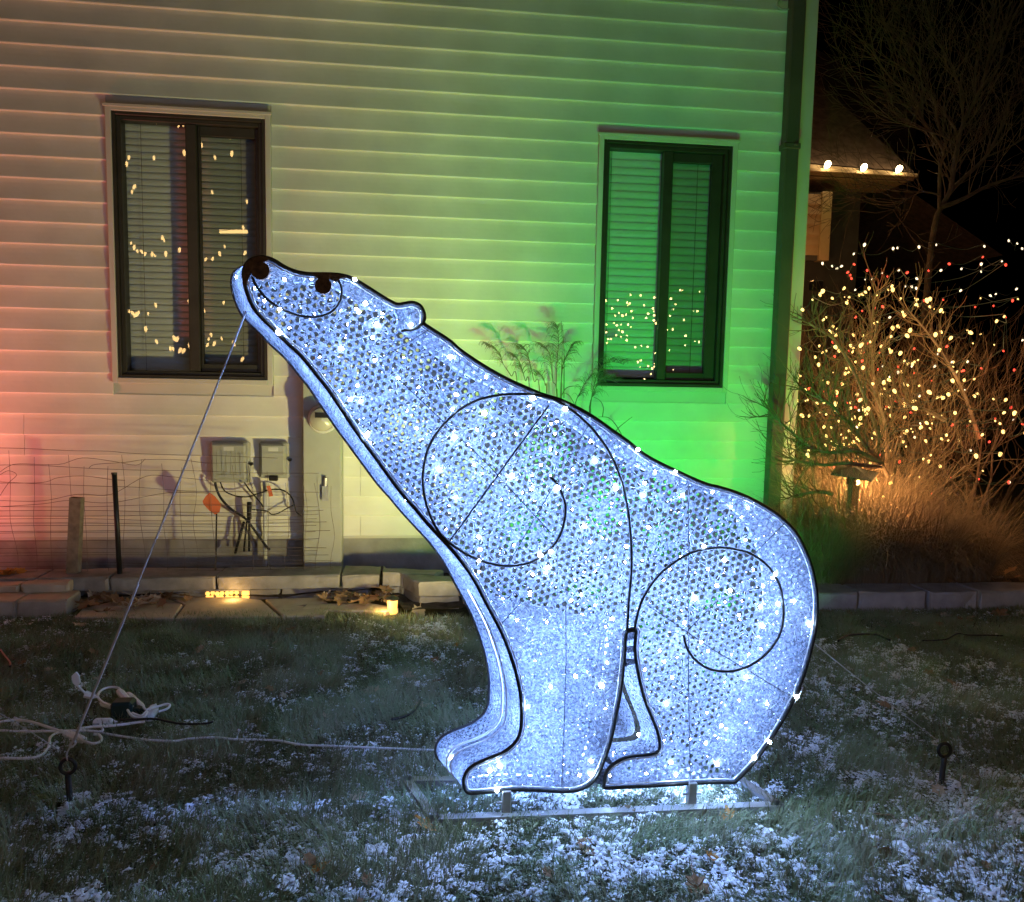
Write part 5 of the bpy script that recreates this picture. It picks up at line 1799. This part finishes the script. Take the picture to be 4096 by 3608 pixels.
WHITE3 = [(3.172,5.4,2.445),(3.459,6.036,2.487),(3.439,5.472,2.44),(3.874,6.108,2.562),(3.689,5.544,2.472),(4.264,6.18,2.613),(4.27,5.616,2.511),(4.975,6.252,2.687),(4.599,5.688,2.556),(5.163,6.324,2.639),(3.052,5.76,2.359),(3.521,6.396,2.422),(3.247,5.832,2.355),(3.518,6.468,2.451),(3.549,5.904,2.275),(3.868,6.54,2.358),(3.674,5.976,2.336),(3.456,5.412,2.276),(4.024,6.048,2.312),(3.835,5.484,2.298),(4.462,6.12,2.415),(4.21,5.556,2.367),(4.697,6.192,2.411),(4.434,5.628,2.406),(4.127,6.264,2.274),(3.794,5.7,2.189),(4.115,6.336,2.285),(4.215,5.772,2.193),(5.208,6.408,2.305),(4.573,5.844,2.185),(5.021,6.48,2.249),(3.726,5.916,1.982),(4.608,6.552,1.728),(4.338,5.988,1.642),(4.058,5.424,1.629),(4.242,6.06,1.606),(3.491,5.496,1.505),(4.578,6.132,1.415),(3.79,5.568,1.365),(4.079,6.204,1.328),(3.861,5.64,1.152),(5.169,6.276,1.162),(3.383,5.712,1.112),(4.168,6.348,0.999),(3.919,5.784,1.034),(4.895,6.42,0.878),(4.848,5.856,1.826),(4.053,6.492,1.607),(3.413,5.928,1.612),(3.795,6.564,2.27),(3.999,6.0,1.601),(3.229,5.436,1.253),(3.929,6.072,1.55),(4.546,5.508,0.712)]
RED3 = [(3.102,5.4,2.305),(3.494,6.11,2.304),(3.314,5.82,2.286),(3.13,5.53,2.266),(3.703,6.24,2.392),(3.705,5.95,2.306),(3.684,5.66,2.299),(4.341,6.37,2.428),(4.322,6.08,2.445),(4.396,5.79,2.461),(4.367,5.5,2.359),(4.382,6.21,2.168),(4.013,5.92,2.123),(4.242,5.63,2.054),(4.948,6.34,2.145),(4.89,6.05,2.162),(3.502,5.76,2.037),(3.385,5.47,2.018),(3.645,6.18,2.052),(3.419,5.89,1.972),(3.105,5.6,1.652),(3.475,6.31,1.795),(3.459,6.02,1.713),(3.41,5.73,1.685),(3.232,5.44,1.617),(3.692,6.15,1.785),(3.789,5.86,1.589),(3.442,5.57,1.561),(3.878,6.28,1.717),(4.002,5.99,1.743),(4.081,5.7,1.753),(4.162,5.41,1.582),(5.011,6.12,1.591),(4.664,5.83,2.002),(4.435,5.54,1.72),(4.357,6.25,1.487),(3.132,5.96,1.448),(2.953,5.67,1.407),(3.393,6.38,1.357),(3.301,6.09,1.381),(3.254,5.8,1.351),(3.125,5.51,1.444),(3.675,6.22,1.321),(3.491,5.93,1.259),(3.571,5.64,1.278),(4.108,6.35,1.301),(4.06,6.06,1.218),(3.322,5.77,1.299),(4.361,5.48,1.203),(4.675,6.19,1.108),(4.945,5.9,1.143),(4.108,5.61,1.145),(4.991,6.32,0.962),(3.488,6.03,0.834),(3.324,5.74,0.803),(3.066,5.45,0.83),(3.427,6.16,0.749),(3.329,5.87,0.758),(3.398,5.58,0.834),(3.95,6.29,0.843),(3.947,6.0,0.815),(4.445,5.71,0.709),(4.467,5.42,0.724),(4.51,6.13,0.666),(3.916,5.84,1.543),(4.12,5.55,1.563),(5.125,6.26,1.269),(3.869,5.97,2.026),(4.026,5.68,0.596),(3.775,6.39,0.778)]
for i in range(170):
    a = rnd.uniform(0, 6.28)
    q = rnd.random() ** .6
    WARM3.append((3.55 + .95 * q * math.cos(a) + rnd.uniform(-.15, .15), 5.3 + rnd.random() * 1.0, 1.28 + .5 * q * math.sin(a)))
WARM3.sort(key=lambda p: (round(p[2] * 6), p[0] * (1 if round(p[2] * 6) % 2 else -1)))
sw = strings(WARM3, "bulbwarm", "string of warm golden bulbs wound densely through the bare shrubs", .4, 1.3)
strings(WHITE3, "bulbwhite", "string of cool white bulbs draped over the tops of the bare shrubs", .5, 1.0)
sr_ = strings(RED3, "bulbred", "string of red bulbs scattered through the bare shrubs", .45, .85)
# the summed glow of many tiny bulbs: one small lamp added per half dozen bulbs, forward of them
for grp, s_, col_, pw_ in ((WARM3, sw, (1, .62, .22), .75), (RED3, sr_, (1, .12, .06), 1.0)):
    for i in range(0, len(grp) - 5, 6):
        P = np.mean(np.array(grp[i:i + 6]), 0)
        lamp("string_lamp", 'POINT', (P[0], P[1] - .28, P[2]), pw_, col_, s_, .12)

# =================================================================== neighbouring house at the back right
nh = thing("neighbour_house", (4.6, 9.0, 0), "dark brown neighbouring house with a hip roof and bulbs along its eave, behind the shrubs", "house")
g = MB()
g.add([(3.0, 9.0, 4.06), (5.86, 9.0, 3.99), (4.3, 10.6, 6.4), (3.0, 10.6, 7.0)], [(0, 1, 2, 3)])
rq = [(5.03,11.0,6.406),(5.527,11.0,6.182),(7.161,11.0,5.433)]
g.add([(3.0, 9.3, 4.2), (5.84, 9.3, 4.1), rq[2], rq[1], rq[0]], [(0, 1, 2, 3, 4)])
g.add([rq[2], (rq[2][0] + .9, 12.5, 3.6), (5.84, 9.3, 4.1)], [(0, 1, 2)])
g.add([(5.86, 9.0, 3.99), (5.86, 14.0, 3.99), (4.3, 12, 6.4), (4.3, 10.6, 6.4)], [(0, 1, 2, 3)])
g.add([(5.7, 10.4, 4.7), (8.2, 10.4, 3.3), (8.2, 14.0, 3.3), (4.4, 14, 5.6)], [(0, 1, 2, 3)])
obj("roof", g, M["roof"], nh)
g = MB()
g.add([(3.0, 8.99, 3.90), (5.86, 8.99, 3.885), (5.86, 8.99, 3.97), (3.0, 8.99, 4.05), (3.0, 9.03, 3.90), (5.86, 9.03, 3.885), (5.86, 9.03, 3.97), (3.0, 9.03, 4.05)], [(0, 1, 2, 3), (7, 6, 5, 4), (0, 4, 5, 1), (3, 2, 6, 7), (1, 5, 6, 2)])
obj("fascia", g, M["fascia"], nh)
g = MB()
g.bbox(3.0, 5.85, 8.9, 8.985, 3.9, 3.945, .01)
obj("gutter", g, M["fascia"], nh)
g = MB()
g.box(3.0, 5.8, 9.04, 9.6, 3.87, 3.885)
obj("soffit", g, M["fascia"], nh)
g = MB()
g.box(3.0, 5.55, 9.6, 9.7, 0, 3.87)
g.box(5.45, 5.55, 9.7, 14, 0, 3.87)
obj("wall", g, M["dark"], nh)
# lit strip of lap siding with corner board
for k in range(6):
    z = 2.96 + k * .118
    g = MB()
    V = []
    for x in (3.0, 4.70):
        for h_, o_ in ((0, .0), (0, .022), (.03, .016), (.07, .01), (.119, .004)):
            V.append((x, 9.0 - o_, z + h_))
    g.add(V, [(i, i + 1, 5 + i + 1, 5 + i) for i in range(4)] + [(4, 3, 2, 1, 0), (5, 6, 7, 8, 9)])
    obj("siding_board", g, M["fascia"], nh)
g = MB()
g.bbox(4.703, 4.83, 8.965, 9.1, 2.90, 3.70, .006)
obj("corner_board", g, M["fascia"], nh)
g = MB()
g.box(3.0, 4.70, 9.0, 9.08, 2.9, 3.69)
obj("bay_wall", g, M["dark"], nh)
eb = bulb_mesh("eave_bulb", M["eaveb"], .034, .085)
for p, lab in zip(((4.69, 8.86, 3.975), (5.138, 8.86, 3.965), (5.578, 8.86, 3.97)), ("warm bulb at the left on the neighbouring eave, nearest the house corner", "warm bulb in the middle of the three on the neighbouring eave", "warm bulb at the right end of the neighbouring eave")):
    e = thing("eave_light", p, lab, "eave light", "three bulbs on the neighbouring eave")
    inst("eave_bulb", eb, p, e, rot=(0.3, .5, 0))
    g = MB()
    g.cyl((p[0], p[1], p[2] + .03), (p[0] + .0, p[1] + .1, p[2] + .0), .012, 8)
    obj("bulb_socket", g, M["green_plastic"], e)
    lamp("eave_lamp", 'POINT', (p[0], p[1] - .06, p[2] + .0), 0.6, (1, .66, .3), e, .03)
pw = MB()
pw.bbox(4.2, 4.32, 8.1, 8.2, 2.45, 2.55, .01)
wl = thing("wall_lamp", (4.25, 8.15, 2.5), "amber wall lamp at the neighbouring house, hidden behind the house corner", "wall lamp")
obj("lamp_case", pw, M["blackplastic"], wl)
lamp("wall_lamp_bulb", 'POINT', (4.26, 8.3, 2.7), 9, (1, .5, .16), wl, .05)

# =================================================================== decorations across the street, seen only as reflections, plus an added fill lamp
far = thing("string_lights", (-4, -8, 2), "warm bulbs across the street mirrored as bright dots in the left window", "string lights", "light strings across the street")
FARP = [(-5.875,-7.5,6.893),(-5.783,-7.5,6.87),(-5.294,-7.5,6.8),(-5.2,-7.5,6.841),(-4.042,-7.5,6.735),(-4.217,-7.5,6.642),(-4.835,-7.5,6.445),(-5.187,-7.5,6.238),(-5.829,-7.5,6.097),(-6.355,-7.5,6.077),(-6.401,-7.5,5.938),(-4.186,-7.5,6.29),(-4.55,-7.5,6.187),(-6.257,-7.5,5.46),(-6.309,-7.5,5.349),(-4.621,-7.5,5.427),(-3.871,-7.5,5.262),(-3.959,-7.5,4.686),(-6.352,-7.5,4.24),(-6.29,-7.5,4.15),(-6.227,-7.5,4.068),(-6.138,-7.5,4.064),(-6.067,-7.5,4.019),(-5.913,-7.5,4.017),(-5.856,-7.5,3.982),(-5.621,-7.5,4.035),(-5.689,-7.5,4.387),(-5.654,-7.5,4.322),(-5.33,-7.5,4.131),(-4.369,-7.5,4.25),(-4.481,-7.5,4.089),(-4.637,-7.5,3.971),(-4.784,-7.5,3.955),(-4.922,-7.5,3.979),(-3.929,-7.5,4.128),(-6.582,-7.5,2.938),(-6.53,-7.5,2.876),(-6.567,-7.5,2.696),(-6.433,-7.5,2.744),(-6.362,-7.5,2.709),(-6.305,-7.5,2.666),(-6.247,-7.5,2.705),(-6.03,-7.5,2.704),(-5.863,-7.5,2.903),(-5.159,-7.5,2.999),(-4.851,-7.5,2.82),(-4.41,-7.5,3.003),(-6.089,-7.5,2.361),(-5.863,-7.5,2.088),(-5.482,-7.5,2.18),(-5.42,-7.5,2.155),(-5.571,-7.5,1.943),(-5.509,-7.5,1.933),(-5.363,-7.5,1.906),(-5.286,-7.5,1.9),(-5.159,-7.5,2.017),(-4.783,-7.5,2.045),(-4.631,-7.5,2.075),(-4.694,-7.5,2.275),(-4.751,-7.5,2.179),(-4.466,-7.5,2.198),(-4.201,-7.5,2.09),(-4.016,-7.5,1.738)]
fb = bulb_mesh("light_bulb", M["bulbfar"], .032, .12)
for p in FARP:
    inst("light_bulb", fb, p, far, rot=(0, rnd.uniform(-.5, .5), 0), scale=rnd.uniform(.6, 1.15))
g = MB()
g.tube(FARP[:20], .006, 4)
obj("light_wire", g, M["green_plastic"], far)
sl_ = thing("tube_light", (-4.519,-9.0,4.846), "bright amber bar light across the street mirrored in the left window", "bar light")
pa, pb = [(-4.836,-9.0,4.833),(-4.181,-9.0,4.856)]
g = MB()
g.cyl(pa, pb, .045, 10)
obj("light_tube", g, M["bulbfar"], sl_)
far2 = thing("string_lights", (5, 0.5, 1), "tiny golden bulbs on a front-yard shrub mirrored in the right window", "string lights", "light strings across the street")
FAR2 = [(3.533,0.6,2.675),(3.564,0.6,2.675),(3.808,0.6,2.664),(3.91,0.6,2.672),(3.406,0.6,2.555),(3.478,0.6,2.484),(3.447,0.6,2.415),(3.73,0.6,2.399),(3.789,0.6,2.401),(3.403,0.6,2.324),(3.6,0.6,2.276),(3.364,0.6,2.136),(3.448,0.6,2.143),(3.635,0.6,2.062),(3.833,0.6,1.981),(3.771,0.6,1.99),(3.635,0.6,1.933),(3.333,0.6,1.842),(3.414,0.6,1.856),(3.945,0.6,1.824),(2.967,0.6,2.582),(2.824,0.6,2.585),(2.486,0.6,2.498),(2.65,0.6,2.507),(2.78,0.6,2.482),(2.816,0.6,2.469),(2.792,0.6,2.444),(3.017,0.6,2.451),(3.154,0.6,2.559),(3.144,0.6,2.414),(3.156,0.6,2.373),(3.163,0.6,2.322),(3.158,0.6,2.252),(3.189,0.6,2.214),(3.079,0.6,2.339),(2.67,0.6,2.34),(2.721,0.6,2.305),(2.622,0.6,2.302),(2.771,0.6,2.323),(2.508,0.6,2.179),(2.607,0.6,2.205),(2.651,0.6,2.175),(2.708,0.6,2.184),(2.803,0.6,2.187),(2.842,0.6,2.156),(2.504,0.6,2.077),(2.455,0.6,2.05),(2.678,0.6,2.111),(2.729,0.6,2.088),(2.645,0.6,2.042),(2.708,0.6,2.022),(2.795,0.6,2.041),(2.534,0.6,1.986),(2.572,0.6,1.987),(2.519,0.6,1.933),(2.792,0.6,1.976),(2.914,0.6,1.886),(2.999,0.6,1.908),(3.09,0.6,1.895),(3.199,0.6,1.812),(3.001,0.6,1.71),(2.956,0.6,1.687),(2.991,0.6,1.619),(3.105,0.6,1.634),(3.187,0.6,1.668),(3.188,0.6,1.628),(3.161,0.6,1.603),(3.146,0.6,1.529),(3.055,0.6,1.456),(3.133,0.6,1.414),(3.157,0.6,1.382),(3.449,0.6,1.469),(3.59,0.6,1.471),(3.685,0.6,1.478),(3.903,0.6,1.49),(3.852,0.6,1.531),(3.475,0.6,1.592),(2.579,0.6,2.397),(2.867,0.6,2.278),(3.051,0.6,2.283),(2.844,0.6,2.369)]
fb2 = bulb_mesh("light_bulb", M["bulbfar2"], .014, .030)
for p in FAR2:
    inst("light_bulb", fb2, p, far2, rot=(rnd.uniform(-1, 1), rnd.uniform(-1, 1), 0), scale=rnd.uniform(.5, 1.2))
g = MB()
for a, b in zip(FAR2[:-1], FAR2[1:]):
    if np.linalg.norm(np.array(a) - np.array(b)) < .5:
        g.cyl(a, b, .0018, 3)
obj("light_wire", g, M["green_plastic"], far2)
# unseen lantern added behind the camera as warm fill on lawn and wall
po = thing("fill_lamp", (-3.0, -9.0, 3.2), "unseen warm fill lantern added behind the camera", "lamp")
g = MB()
g.lathe([(.06, -.16), (.12, -.1), (.13, .1), (.03, .2)], (-3.0, -9.0, 3.2), 10)
obj("fill_lamp_glass", g, M["bulbfar"], po, smooth=True)
lamp("fill_lamp_bulb", 'POINT', (-3.0, -8.7, 3.2), 210, (1, .72, .50), po, .25)
print("built")
